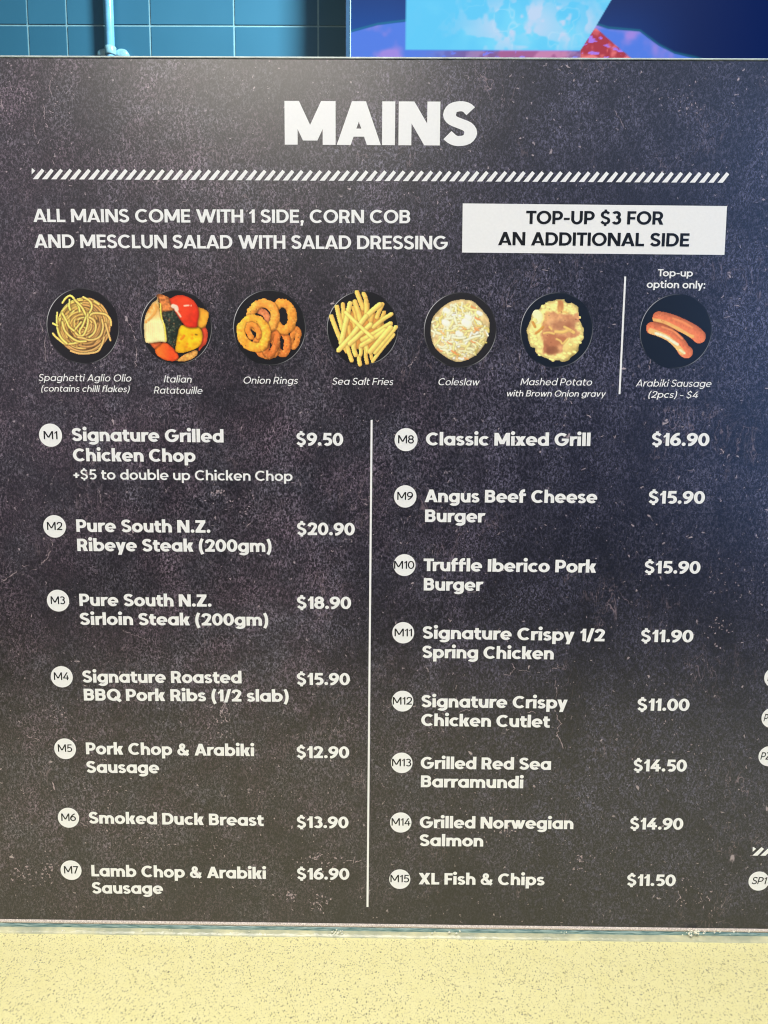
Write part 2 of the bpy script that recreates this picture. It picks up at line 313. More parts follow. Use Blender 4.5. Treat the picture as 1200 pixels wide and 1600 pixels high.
KERN = {'AV': -.1, 'Tr': -.1, 'To': -.1, 'LT': -.1, 'ry': -.03, 'y ': -.02, 'P.': -.12, 'rk': 0.0, 'AT': -.08, 'TA': -.06}
def lay(text, t, sp):
    """list of (glyph, x) and ink width"""
    x = 0; out = []; b = (t - .09) / .16
    rnd = 'oacedgqCGO0'; 
    for i, ch in enumerate(text):
        if ch == ' ': x += .34 + sp * .6; continue
        if i and text[i - 1] != ' ':
            p = text[i - 1]; g = sp
            if p in 'ocebpO0DC690835sS' : g -= .025
            if ch in 'ocedqgaOCG06983sS': g -= .025
            if ch in 'TWAVvwyx/' or p in 'TWAVvwyx/': g -= .05
            if p in 'rfLkPF': g -= .03
            if ch in 'tf' or p in 't': g -= .02
            x += g + KERN.get(p + ch, 0)
        G = glyph(ch, t); out.append((G, x)); x += G[2]
    return out, x
STY = {'xb': (.250, .075, 0), 'hb': (.208, .095, 0), 'ti': (.278, .075, 0), 'sb': (.185, .10, 0), 'md': (.135, .12, 0),
       'it': (.13, .15, .2), 'ib': (.145, .13, .2), 'lt': (.138, .11, 0), 'li': (.138, .11, .2)}
def write(name, text, sty, x0, y0, x1, y1, cap, parent, mat, Y=-.0002, label=None):
    """print a line of lettering whose ink runs from x0,y0 to x1,y1 (photograph pixels of the baseline)"""
    t, sp, sh = STY[sty]; G, W = lay(text, t, sp)
    if sh: W += sh * .8
    P0 = at(x0, y0, Y); P1 = at(x1, y1, Y); U = (P1 - P0) / W
    H = (at((x0 + x1) / 2, (y0 + y1) / 2 - cap, Y) - at((x0 + x1) / 2, (y0 + y1) / 2, Y)).length
    Vv = Vector((-U.z, 0, U.x)).normalized() * H
    vs = []; fs = []
    for (gv, gf, gw), x in G:
        n = len(vs)
        vs += [P0 + U * (x + a + sh * c) + Vv * c for a, c in gv]; fs += [[n + i for i in f] for f in gf]
    o = mesh_obj(name, vs, fs, mat, parent)
    if label: o['label'] = label
    return o

# ------------------------------------------------------------------ the menu board
ztop = at(600, 93.5).z; zb = at(600, 1443.5).z
XL, XR = -.62, .78
board = empty('menu_board', (0, 0, 0))
tag(board, 'long dark slate-patterned menu board headed MAINS standing along the cream counter', 'menu board')
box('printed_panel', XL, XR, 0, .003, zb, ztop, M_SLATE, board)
def quad(name, pts, mat, parent, Y): return mesh_obj(name, [at(x, y, Y) for x, y in pts], [list(range(len(pts)))[::-1]], mat, parent)
write('title', 'MAINS', 'ti', 445, 226, 745.5, 227.6, 68.5, board, M_WHITE)
write('heading', 'ALL MAINS COME WITH 1 SIDE, CORN COB', 'hb', 52.3, 346.9, 641, 348.9, 20.8, board, M_WHITE)
write('heading', 'AND MESCLUN SALAD WITH SALAD DRESSING', 'hb', 54, 387.3, 699.5, 389.8, 21.2, board, M_WHITE)
wb = quad('offer_box', [(723, 317.8), (1136, 322), (1132, 398.3), (722, 394.6)], M_WHITE, board, -.0002)
write('offer_text', 'TOP-UP $3 FOR', 'hb', 821.7, 349.9, 1036, 350.9, 20.6, wb, M_BLACK, -.0004)
write('offer_text', 'AN ADDITIONAL SIDE', 'hb', 778.3, 382.9, 1076.5, 385.2, 20.6, wb, M_BLACK, -.0004)
write('side_heading', 'Top-up', 'sb', 1027.5, 431.6, 1082.5, 432.2, 11, board, M_WHITE)
write('side_heading', 'option only:', 'sb', 1010.3, 449.8, 1101.8, 451, 11.6, board, M_WHITE)
def rule(name, a, b, wd, parent=board):
    (x0, y0), (x1, y1) = a, b
    return quad(name, [(x0 - wd / 2, y0), (x0 + wd / 2, y0), (x1 + wd / 2, y1), (x1 - wd / 2, y1)], M_WHITE, parent, -.0002)
rule('divider_line', (977, 432), (968, 616), 3.0)
rule('divider_line', (580.7, 656), (574.2, 1417), 3.2)
def hatch(x0, x1, yl, yr, hgt, per, n):
    h = empty('hatched_rule'); h.parent = board
    for i in range(n):
        x = x0 - 13 + i * per; sc = hgt / 17
        P = [(x, 17), (x + 8.4, 17), (x + 18.5, 3.6), (x + 14.4, 0)]
        if i == 0: P = [(x0, 9.5), (x0 + 5.5, 3.6), (x0 + 1.6, 0), (x0, 0)]
        P = [(min(a, x1), b) for a, b in P]
        if x > x1 - 11: continue
        yy = lambda a: yl + (yr - yl) * (a - x0) / (x1 - x0)
        quad('stripe', [(a, yy(a) + b * sc) for a, b in P], M_WHITE, h, -.0002)
hatch(49.5, 1140.8, 263.2, 268.8, 16.8, 14.46, 77)
hatch(1176, 1330, 1323.4, 1325, 13.6, 12.4, 12)

cap = [('Spaghetti Aglio Olio', 'it', 60, 595.2, 206.5, 596.2, 10.9), ('(contains chilli flakes)', 'ib', 64, 611.6, 203.5, 612.8, 9.8),
       ('Italian', 'it', 256, 597.4, 300.5, 597.9, 10.9), ('Ratatouille', 'it', 240.3, 614.8, 317.5, 615.6, 10.9),
       ('Onion Rings', 'it', 379.5, 599.3, 466.5, 600, 10.9), ('Sea Salt Fries', 'it', 518.8, 601, 615.6, 601.8, 10.9),
       ('Coleslaw', 'it', 684, 601.8, 749.8, 602.3, 10.9), ('Mashed Potato', 'it', 813, 601.8, 926, 602.4, 10.9),
       ('with Brown Onion gravy', 'ib', 790.5, 619.3, 947, 620, 9.6), ('Arabiki Sausage', 'it', 993.3, 603.8, 1112.5, 604.7, 10.9),
       ('(2pcs) ~ $4', 'ib', 1012.3, 621.3, 1091.7, 622, 10.2)]
for c in cap: write('caption', *c, board, M_WHITE)
NAMES = [('Signature Grilled', 112.5, 688.9, 349.5, 691.5, 20), ('Chicken Chop', 114.3, 720.6, 305.7, 721.8, 19.8),
    ('Pure South N.Z.', 119.5, 831, 329, 832.5, 19.6), ('Ribeye Steak (200gm)', 121, 861, 424.5, 862.6, 19.4),
    ('Pure South N.Z.', 124.3, 946.7, 330.7, 948, 19.1), ('Sirloin Steak (200gm)', 125, 976.4, 419.4, 977.8, 18.9),
    ('Signature Roasted', 129, 1066.4, 377.6, 1067.8, 18.8), ('BBQ Pork Ribs (1/2 slab)', 131.3, 1094.6, 451.2, 1096.6, 18.6),
    ('Pork Chop & Arabiki', 134.6, 1178.5, 397.2, 1181.6, 18.5), ('Sausage', 135.3, 1207.4, 249, 1208.4, 18.3),
    ('Smoked Duck Breast', 139, 1286.6, 412, 1290.6, 18.1), ('Lamb Chop & Arabiki', 143, 1369.2, 415.6, 1373.4, 17.9), ('Sausage', 144, 1396, 255, 1396.8, 17.7),
    ('Classic Mixed Grill', 665.5, 695.8, 922.3, 696.9, 20), ('Angus Beef Cheese', 663.6, 784.6, 933, 786.4, 19.8), ('Burger', 664, 815.6, 757, 816.4, 19.6),
    ('Truffle Iberico Pork', 661.6, 892.2, 931.2, 894.9, 19.6), ('Burger', 662, 922.6, 754, 923.4, 19.4),
    ('Signature Crispy 1/2', 660, 997.8, 944.5, 1002.2, 19.3), ('Spring Chicken', 659.6, 1028, 865, 1030.4, 19.1),
    ('Signature Crispy', 658.3, 1105, 886.6, 1107.3, 19), ('Chicken Cutlet', 658, 1134.2, 858.8, 1136.9, 18.8),
    ('Grilled Red Sea', 657.2, 1201.2, 860.8, 1203, 18.6), ('Barramundi', 657.5, 1230, 817.6, 1231.8, 18.5),
    ('Grilled Norwegian', 655.7, 1293.8, 895.8, 1295.6, 18.3), ('Salmon', 655.5, 1321.9, 755, 1322.8, 18.2),
    ('XL Fish & Chips', 654, 1381.8, 850.8, 1383.4, 18)]
for n, *r in NAMES: write('dish_name', n, 'xb', *r, board, M_WHITE)
write('dish_note', '+$5 to double up Chicken Chop', 'sb', 115, 748.8, 457.2, 751.6, 15.6, board, M_WHITE)
PR = [('$9.50', 463, 695.9, 536.3, 696.6, 20), ('$20.90', 464, 836, 554.5, 836.6, 19.6), ('$18.90', 464, 951.2, 548.8, 951.6, 19.2), ('$15.90', 463.7, 1070.1, 546.8, 1070.6, 18.9),
      ('$12.90', 463.5, 1184.4, 545.7, 1184.9, 18.6), ('$13.90', 463.7, 1293.6, 544.6, 1294.2, 18.2), ('$16.90', 464, 1374, 546, 1374.6, 17.9),
      ('$16.90', 1018, 696.4, 1108, 696.9, 20), ('$15.90', 1013, 786.7, 1101, 787.3, 19.8), ('$15.90', 1006.7, 895.9, 1094, 896.5, 19.6), ('$11.90', 1001, 1003.2, 1083, 1003.7, 19.3),
      ('$11.00', 995.4, 1110.4, 1077, 1110.9, 19), ('$14.50', 989.4, 1205.2, 1072.8, 1205.7, 18.7), ('$14.90', 984, 1296, 1067.2, 1296.5, 18.3), ('$11.50', 979.3, 1384, 1055.4, 1384.6, 18)]
for n, *r in PR: write('price', n, 'xb', *r, board, M_WHITE)
CODES = [('M1', 79, 680, 18, 68.5, 90, 686.1, 12.6), ('M2', 85.3, 822.5, 17.8, 73.7, 97.4, 827.9, 12.4), ('M3', 90.7, 938.5, 17.4, 79.5, 102, 943.8, 12), ('M4', 96.5, 1057.5, 17.2, 84.5, 108, 1062.3, 11.8),
    ('M5', 101.7, 1170, 17, 90.7, 113, 1174.6, 11.6), ('M6', 107, 1277.7, 16.6, 96, 118.8, 1282.6, 11.5), ('M7', 111, 1359.7, 16.4, 100.3, 122.4, 1364.7, 11.5),
    ('M8', 634.5, 687, 18, 622, 646.8, 692.6, 12.6), ('M9', 633.2, 775.7, 17.6, 620.7, 645.3, 780.9, 12.3), ('M10', 632, 883, 17.4, 615.7, 647.3, 888.6, 12.2), ('M11', 630, 988.7, 17.2, 616.5, 643.8, 994.2, 12),
    ('M12', 629, 1095.5, 17, 613.6, 643.6, 1100.8, 11.8), ('M13', 627.7, 1192, 16.9, 612.5, 642.6, 1197.2, 11.7), ('M14', 626.2, 1285.2, 16.8, 611.8, 641.2, 1289.9, 11.5), ('M15', 624.7, 1373.7, 16.5, 610, 639.4, 1378.4, 11.5),
    ('P', 1211, 1058.7, 16.9, 1199, 1206, 1064, 11.5), ('P', 1206.5, 1121.7, 16.7, 1193, 1200.6, 1127, 11.4), ('PZ', 1201.7, 1181.6, 16.6, 1188, 1204.5, 1186.8, 11.3), ('SP1', 1185.7, 1376.7, 16.2, 1174, 1198, 1381.4, 11)]
for s, cx, cy, r, x0, x1, yb_, cp in CODES:
    c = at(cx, cy, -.0002); R = (at(cx + r, cy, -.0002) - c).length
    o = mesh_obj('code_disc', [c + Vector((R * math.cos(a * math.pi / 24), 0, R * math.sin(a * math.pi / 24))) for a in range(48)], [list(range(48))], M_WHITE, board)
    write('dish_code', s, 'li' if s[0] in 'SP' else 'lt', x0, yb_, x1, yb_ + .2, cp, o, M_BLACK, -.0004)

# pale hairline marks of the slate picture
def crack(pts, wd, jit=1.2):
    P = []; rs = random.Random(int(pts[0][0] * 7 + pts[0][1]))
    for (a, b), (c, d) in zip(pts, pts[1:]):
        n = max(2, int(math.hypot(c - a, d - b) / 2.6))
        for i in range(n): P.append((a + (c - a) * i / n + rs.gauss(0, jit * .7), b + (d - b) * i / n + rs.gauss(0, jit * .7)))
    P.append(pts[-1]); vs = []; fs = []
    for i, p in enumerate(P):
        q = P[min(i + 1, len(P) - 1)]; o_ = P[max(i - 1, 0)]; dx, dy = q[0] - o_[0], q[1] - o_[1]; L = math.hypot(dx, dy) + 1e-6
        k = wd * rs.uniform(.15, 1.0) / 2 * (1 if 0 < i < len(P) - 1 else .1)
        vs += [at(p[0] - dy / L * k, p[1] + dx / L * k, -.0001), at(p[0] + dy / L * k, p[1] - dx / L * k, -.0001)]
    for i in range(len(P) - 1): 
        if rs.random() < .86: fs.append([2 * i, 2 * i + 1, 2 * i + 3, 2 * i + 2])
    mesh_obj('hairline_mark', vs, fs, M_CRACK, board)
for p, wd in (([(79, 862), (72, 874), (60, 885)], 1.8), ([(45, 884), (32, 885)], 1.6), ([(58, 890), (50, 890)], 1.5), ([(28, 892), (14, 901), (4, 909)], 2.2), ([(78, 840), (83, 856)], 1.2),
    ([(870, 1036), (874, 1043), (862, 1045), (860, 1050)], 1.5), ([(876, 1043), (868, 1042)], 1.2), ([(867, 1062), (869, 1078), (870, 1092)], 1.7), ([(870, 1110), (871, 1124), (878, 1130), (871, 1137), (870, 1148), (877, 1160), (881, 1171)], 1.6),
    ([(780, 1057), (795, 1054), (805, 1046), (799, 1036)], 1.5), ([(808, 1047), (822, 1048), (830, 1051)], 1.3), ([(715, 1114), (725, 1111), (741, 1108)], 1.3), ([(693, 1110), (705, 1118)], 1.2), ([(825, 1112), (848, 1115)], 1.2),
    ([(360, 1078), (352, 1100), (348, 1112), (354, 1128)], 2.2), ([(352, 1104), (359, 1118), (357, 1128)], 1.6), ([(350, 1095), (345, 1118)], 1.2),
    ([(80, 122), (77, 140), (81, 150)], 1.8), ([(67, 162), (70, 190), (76, 202)], 1.5), ([(114, 145), (117, 158)], 1.6), ([(82, 250), (85, 260)], 1.6), ([(0, 155), (8, 175)], 1.4), ([(17, 135), (19, 145)], 1.6), ([(152, 231), (158, 244)], 1.2),
    ([(54, 180), (52, 200), (56, 216)], 1.3), ([(425, 666), (429, 676)], 1.4), ([(432, 755), (440, 752), (452, 752), (470, 758), (466, 750)], .8), ([(1126, 700), (1131, 706), (1124, 710)], 2.0), ([(1076, 736), (1082, 735)], 1.6),
    ([(81, 1222), (86, 1235)], 2.4), ([(124, 1284), (137, 1292)], 1.3), ([(240, 1256), (243, 1263)], 1.6), ([(540, 1344), (552, 1346), (566, 1343)], 1.8), ([(556, 1338), (550, 1350)], 1.6), ([(456, 1395), (455, 1405)], 1.8), ([(497, 1412), (508, 1420)], 1.8),
    ([(40, 880 + 270), (62, 1155)], 1.8), ([(113, 1152), (122, 1158)], 1.3), ([(1088, 965), (1090, 976)], 2.0), ([(1060, 1395), (1063, 1402), (1056, 1410)], 1.5), ([(1095, 1400), (1100, 1420)], 1.3), ([(868, 664), (872, 661)], 1.2), ([(890, 797), (893, 801)], 1.2),
    ([(200, 505), (210, 520), (214, 560), (210, 575)], 1.6), ([(62, 500), (70, 528), (72, 566)], 1.5), ([(130, 475), (145, 505)], .8), ([(280, 320), (296, 308)], 1.0), ([(1018, 555), (1012, 580)], 1.0), ([(813, 546), (812, 566)], 1.4),
    ([(209, 351), (222, 353)], 1.0), ([(545, 185), (550, 192)], 1.2), ([(960, 170), (975, 200)], 1.0), ([(300, 960), (310, 985)], 1.0), ([(190, 985), (230, 1000)], .9), ([(640, 805), (636, 815)], 1.4), ([(155, 760), (157, 786)], 1.5)): crack(p, wd)

vs = []; fs = []; rs = random.Random(12)
for cx, cy, cnt, sx_, sy_, sz in ((45, 1362, 34, 16, 10, 1.5), (78, 1352, 26, 8, 12, 1.3), (500, 1342, 34, 16, 9, 1.4), (456, 1400, 16, 4, 8, 1.6), (498, 1412, 22, 8, 7, 1.5), (215, 1305, 26, 30, 14, 1.1), (345, 1322, 26, 18, 20, 1.2),
        (905, 1352, 20, 10, 12, 1.3), (1118, 985, 22, 12, 12, 1.4), (345, 1115, 30, 8, 18, 1.3), (1065, 1395, 18, 12, 12, 1.1), (1100, 1410, 26, 16, 20, .9), (745, 1290, 26, 30, 16, 1.1), (790, 1300, 12, 8, 3, 1.6), (375, 785, 30, 30, 12, 1.1), (340, 770, 14, 5, 5, 1.4),
        (1050, 1170, 22, 30, 30, 1.0), (95, 1110, 14, 10, 10, 1.4), (1125, 900, 26, 20, 20, 1.0), (470, 1250, 40, 70, 40, .8), (160, 1240, 30, 40, 16, 1.0), (880, 1280, 40, 60, 50, .8), (620, 1230, 30, 40, 50, .8), (80, 180, 30, 12, 30, 1.1), (1075, 160, 26, 18, 14, 1.1), (20, 160, 26, 14, 30, 1.1)):
    for _ in range(cnt):
        px_, py_ = rs.gauss(cx, sx_), rs.gauss(cy, sy_); r_ = sz * rs.uniform(.35, 1.0); a0 = rs.uniform(0, 6.28); el = rs.uniform(1, 2.2); n = len(vs); m_ = 7
        for k_ in range(m_):
            a = 2 * math.pi * k_ / m_; q = r_ * rs.uniform(.6, 1.2); x_, y_ = q * el * math.cos(a), q * math.sin(a)
            vs.append(at(px_ + x_ * math.cos(a0) - y_ * math.sin(a0), py_ + x_ * math.sin(a0) + y_ * math.cos(a0), -.00012 - .000002 * (_ % 9)))
        fs.append(list(range(n, n + m_)))
o = mesh_obj('pale_flecks', vs, fs, M_CRACK, board); o['kind'] = 'stuff'

# ------------------------------------------------------------------ printed food photographs
class Paint:
    S = 360; K = .3                                  # canvas cells; cells per drawing unit (1/8 photograph pixel)
    def __init__(s, seed):
        s.rs = np.random.RandomState(seed); s.rgb = np.zeros((s.S, s.S, 3)); s.a = np.zeros((s.S, s.S), bool)
        s.yy, s.xx = np.mgrid[0:s.S, 0:s.S] / s.K
    def noise(s, cell, octv=3):
        out = 0; amp = 1; tot = 0
        for _ in range(octv):
            n = max(2, int(1200 / cell)); g = s.rs.rand(n + 2, n + 2); u = s.xx / 1200 * n; v = s.yy / 1200 * n
            i = u.astype(int); j = v.astype(int); fu = u - i; fv = v - j; fu = fu * fu * (3 - 2 * fu); fv = fv * fv * (3 - 2 * fv)
            out = out + amp * ((g[j, i] * (1 - fu) + g[j, i + 1] * fu) * (1 - fv) + (g[j + 1, i] * (1 - fu) + g[j + 1, i + 1] * fu) * fv)
            tot += amp; amp *= .55; cell /= 2.1
        return out / tot
    def put(s, m, col): s.rgb[m] = np.clip(col, 0, 255)[m] if col.ndim == 3 else col; s.a |= m
    def tube(s, pts, r, col, spl=True, contrast=1.0, shadow=1.5, dark=.5, taper=False, lit=(-.75, -.6), nz=None, rg=None):
        P = np.array(cr(pts, 7) if spl else pts, float); pad = r * 2.2
        x0, y0 = np.maximum(0, ((P.min(0) - pad) * s.K).astype(int)); x1, y1 = np.minimum(s.S, ((P.max(0) + pad) * s.K).astype(int) + 1)
        if x1 <= x0 or y1 <= y0: return
        X = s.xx[y0:y1, x0:x1]; Y = s.yy[y0:y1, x0:x1]; D2 = np.full(X.shape, 1e9); ox = np.zeros(X.shape); oy = np.zeros(X.shape); tt = np.zeros(X.shape)
        n = len(P) - 1
        for i in range(n):
            a, b = P[i], P[i + 1]; d = b - a; L = d @ d + 1e-9
            u = np.clip(((X - a[0]) * d[0] + (Y - a[1]) * d[1]) / L, 0, 1); qx = X - a[0] - u * d[0]; qy = Y - a[1] - u * d[1]; dd = qx * qx + qy * qy
            k = dd < D2; D2[k] = dd[k]; ox[k] = qx[k]; oy[k] = qy[k]; tt[k] = ((i + u) / n)[k]
        d = np.sqrt(D2); R = r * (np.clip(1.25 - np.abs(tt - .5) * .9, .3, 1) if taper else 1.0) * np.ones(X.shape)
        if rg is not None: R = R * (1 + rg[y0:y1, x0:x1])
        rgb = s.rgb[y0:y1, x0:x1]; al = s.a[y0:y1, x0:x1]
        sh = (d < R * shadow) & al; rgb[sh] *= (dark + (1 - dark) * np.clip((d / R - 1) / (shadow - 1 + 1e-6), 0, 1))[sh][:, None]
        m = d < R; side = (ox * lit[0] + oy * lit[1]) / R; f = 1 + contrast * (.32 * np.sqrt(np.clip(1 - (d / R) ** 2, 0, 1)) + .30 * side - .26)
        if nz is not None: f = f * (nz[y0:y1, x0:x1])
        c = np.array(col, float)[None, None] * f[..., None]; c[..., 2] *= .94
        rgb[m] = np.clip(c, 0, 255)[m]; al |= m
    def poly(s, pts, col, nz=None, namp=.15, edge=.75, ew=26, spl=True, col2=None, grad=None):
        P = np.array(cr(list(pts) + [pts[0]], 5) if spl else list(pts) + [pts[0]], float)
        ins = np.zeros(s.xx.shape, bool); D2 = np.full(s.xx.shape, 1e9)
        for i in range(len(P) - 1):
            (xa, ya), (xb, yb) = P[i], P[i + 1]
            if ya != yb: ins ^= ((ya > s.yy) != (yb > s.yy)) & (s.xx < (xb - xa) * (s.yy - ya) / (yb - ya) + xa)
            d = P[i + 1] - P[i]; L = d @ d + 1e-9; u = np.clip(((s.xx - xa) * d[0] + (s.yy - ya) * d[1]) / L, 0, 1)
            D2 = np.minimum(D2, (s.xx - xa - u * d[0]) ** 2 + (s.yy - ya - u * d[1]) ** 2)
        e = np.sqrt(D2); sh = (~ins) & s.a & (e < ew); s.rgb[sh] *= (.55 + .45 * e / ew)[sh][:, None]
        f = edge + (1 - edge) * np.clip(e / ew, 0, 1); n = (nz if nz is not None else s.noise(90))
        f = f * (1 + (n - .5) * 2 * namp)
        c = np.array(col, float)[None, None] * np.ones(s.xx.shape + (1,))
        if col2 is not None: c = c + (np.array(col2, float) - np.array(col, float)) * np.clip(grad, 0, 1)[..., None]
        c = c * f[..., None]; s.rgb[ins] = np.clip(c, 0, 255)[ins]; s.a |= ins; return ins, e
    def soft(s, pts, col, col2, w, namp, seedcell=60, al=1.0):
        P = np.array(cr(list(pts) + [pts[0]], 5), float); ins = np.zeros(s.xx.shape, bool); D2 = np.full(s.xx.shape, 1e9)
        for i in range(len(P) - 1):
            (xa, ya), (xb, yb) = P[i], P[i + 1]
            if ya != yb: ins ^= ((ya > s.yy) != (yb > s.yy)) & (s.xx < (xb - xa) * (s.yy - ya) / (yb - ya) + xa)
            d = P[i + 1] - P[i]; L = d @ d + 1e-9; u = np.clip(((s.xx - xa) * d[0] + (s.yy - ya) * d[1]) / L, 0, 1)
            D2 = np.minimum(D2, (s.xx - xa - u * d[0]) ** 2 + (s.yy - ya - u * d[1]) ** 2)
        sd = np.sqrt(D2) * np.where(ins, 1, -1) + (s.noise(seedcell) - .5) * 2 * namp
        m = np.clip((sd + w) / (2 * w), 0, 1) * s.a * al; v = np.clip((s.noise(110, 4) - .5) * 2.6 + .5, 0, 1)[..., None]
        c = np.array(col, float) * (1 - v) + np.array(col2, float) * v; s.rgb = s.rgb * (1 - m[..., None]) + c * m[..., None]
    def specks(s, mask, n, r, col, al=.8):
        ys, xs = np.nonzero(mask)
        if len(ys) == 0: return
        for k in s.rs.randint(0, len(ys), n):
            cx, cy = xs[k], ys[k]; q = r * s.rs.uniform(.5, 1.3) * s.K; x0, y0 = max(0, int(cx - q - 1)), max(0, int(cy - q - 1))
            x1, y1 = min(s.S, int(cx + q + 2)), min(s.S, int(cy + q + 2))
            g = np.mgrid[y0:y1, x0:x1]; m = ((g[1] - cx) ** 2 * s.rs.uniform(.6, 1.6) + (g[0] - cy) ** 2 < q * q) & mask[y0:y1, x0:x1]
            reg = s.rgb[y0:y1, x0:x1]; reg[m] = reg[m] * (1 - al) + np.array(col, float) * al

def spaghetti():
    p = Paint(1); c = (565, 545); rs = p.rs
    base = [(c[0] + 335 * math.cos(a) * (1 + .03 * math.sin(5 * a)), c[1] + 345 * math.sin(a)) for a in np.linspace(0, 2 * math.pi, 26)[:-1]]
    p.poly(base, (124, 84, 48), p.noise(40), .5, .6)
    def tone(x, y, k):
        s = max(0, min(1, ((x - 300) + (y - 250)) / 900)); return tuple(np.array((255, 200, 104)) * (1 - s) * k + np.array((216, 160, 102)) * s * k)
    for i in range(115):
        R = rs.uniform(60, 335); a0 = rs.uniform(0, 6.28); ln = rs.uniform(1.0, 2.6); ex = rs.uniform(-35, 35); ey = rs.uniform(-35, 35); dr = rs.uniform(-50, 50)
        if R > 270: ex *= .3; ey *= .3; dr = min(dr, 0)
        P = [(c[0] + ex + (R + dr * u) * math.cos(a0 + ln * u), c[1] + ey + (R + dr * u) * 1.03 * math.sin(a0 + ln * u)) for u in np.linspace(0, 1, 7)]
        x, y = P[3]; p.tube(P, rs.uniform(9.5, 12.5), tone(x, y, rs.uniform(.82, 1.12)), contrast=1.25, shadow=1.7, dark=.5)
    for P in ([(300, 260), (345, 200), (400, 172), (450, 215), (505, 300), (520, 370)], [(390, 220), (385, 300), (400, 350)], [(455, 225), (540, 310), (590, 400), (600, 440)],
              [(560, 190), (640, 235), (672, 300), (650, 370), (600, 440), (560, 540), (520, 610), (530, 665)], [(640, 430), (680, 395), (760, 390), (850, 410), (905, 470), (915, 540)],
              [(620, 400), (625, 500), (600, 600), (560, 670), (500, 665), (460, 610), (490, 560), (540, 500)], [(180, 640), (225, 690), (330, 770), (420, 770), (510, 755)],
              [(235, 380), (230, 500), (250, 620), (290, 700), (360, 770)], [(300, 390), (350, 480), (390, 560), (450, 610)], [(640, 440), (700, 480), (725, 560), (700, 640), (640, 690)],
              [(800, 470), (815, 560), (790, 660), (730, 710), (640, 725), (560, 700), (500, 690)], [(300, 500), (330, 600), (400, 680), (500, 740), (600, 740)], [(845, 520), (880, 640), (910, 730)],
              [(410, 860), (500, 890), (600, 895), (740, 870), (800, 790), (830, 690)], [(700, 240), (760, 280)], [(180, 515), (240, 545)]):
        x, y = P[len(P) // 2]; p.tube(P, 13, tone(x - 60, y - 90, 1.12), contrast=1.0, shadow=1.9, dark=.42)
    return p
def ratatouille():
    p = Paint(2); n = p.noise(60); f = p.noise(25)
    p.poly([(350, 170), (390, 150), (470, 175), (530, 220), (590, 400), (480, 480), (420, 420), (390, 260)], (205, 120, 62), f, .45)
    p.poly([(440, 370), (600, 365), (690, 480), (640, 640), (600, 780), (560, 830), (490, 760), (470, 560), (430, 420)], (36, 46, 38), f, .5)
    m = (p.rgb[..., 0] < 60) & p.a; p.specks(m, 70, 8, (130, 140, 110), .6); p.specks(m, 25, 9, (190, 130, 90), .6)
    p.poly([(870, 310), (960, 340), (1015, 400), (985, 530), (950, 582), (860, 550)], (250, 168, 52), n, .2)
    p.poly([(920, 590), (975, 565), (1005, 640), (990, 760), (940, 810), (890, 860), (900, 720)], (216, 74, 46), n, .2)
    p.poly([(330, 800), (440, 750), (500, 770), (600, 860), (640, 940), (600, 985), (500, 985), (400, 940), (350, 890)], (255, 118, 42), f, .16, col2=(240, 80, 34), grad=(p.xx - 380) / 160)
    p.poly([(262, 755), (420, 745), (340, 830), (300, 800)], (214, 96, 48), n, .3)
    p.poly([(610, 985), (700, 915), (850, 850), (880, 900), (800, 965), (690, 995)], (236, 166, 82), f, .35)
    p.poly([(640, 590), (680, 540), (800, 560), (890, 570), (935, 640), (925, 760), (860, 830), (720, 880), (640, 885), (598, 850), (610, 740)], (250, 192, 32), n, .17, col2=(246, 172, 30), grad=(p.yy - 600) / 300)
    m = (p.rgb[..., 1] > 150) & (p.xx > 620) & (p.yy > 560) & (p.yy < 880) & (p.xx < 930); p.specks(m, 8, 14, (222, 120, 26), .5)
    p.tube([(668, 712), (692, 690), (706, 668)], 15, (236, 132, 30), contrast=.3, shadow=1.01)
    p.tube([(850, 655), (868, 658)], 9, (120, 90, 20), contrast=.3, shadow=1.01)
    p.poly([(365, 170), (385, 260), (420, 440), (470, 600), (488, 740), (400, 745), (230, 758), (205, 640), (200, 520), (225, 400), (300, 270), (360, 220)], (250, 226, 158), n, .10, col2=(224, 152, 70), grad=np.clip(1.1 - np.abs((p.yy - 330) / 150), 0, 1) * (f * 1.5))
    p.tube([(405, 270), (418, 430), (460, 560), (478, 735)], 9, (250, 214, 90), contrast=.6, shadow=1.6, dark=.7)
    p.tube([(225, 500), (300, 430), (350, 360), (345, 280)], 16, (226, 160, 84), contrast=.3, shadow=1.02)
    for x in range(250, 450, 24): p.tube([(x, 480), (x - 6, 600), (x + 6, 735)], 3, (255, 236, 186), contrast=.1, shadow=1.01)
    p.poly([(515, 210), (620, 165), (700, 170), (800, 215), (870, 300), (892, 400), (875, 500), (860, 565), (740, 560), (680, 500), (610, 400), (545, 290)], (232, 66, 34), n, .10, col2=(206, 40, 24), grad=(p.xx - 700) / 250 + (p.yy - 400) / 500)
    p.tube([(565, 300), (600, 315), (610, 345)], 26, (255, 206, 190), contrast=.2, shadow=1.02); p.tube([(620, 375), (640, 400), (660, 430)], 11, (255, 190, 165), contrast=.2, shadow=1.02)
    p.tube([(705, 297), (760, 292)], 9, (255, 200, 180), contrast=.2, shadow=1.02); p.tube([(790, 300), (793, 290)], 6, (255, 190, 170), contrast=.2, shadow=1.02)
    return p
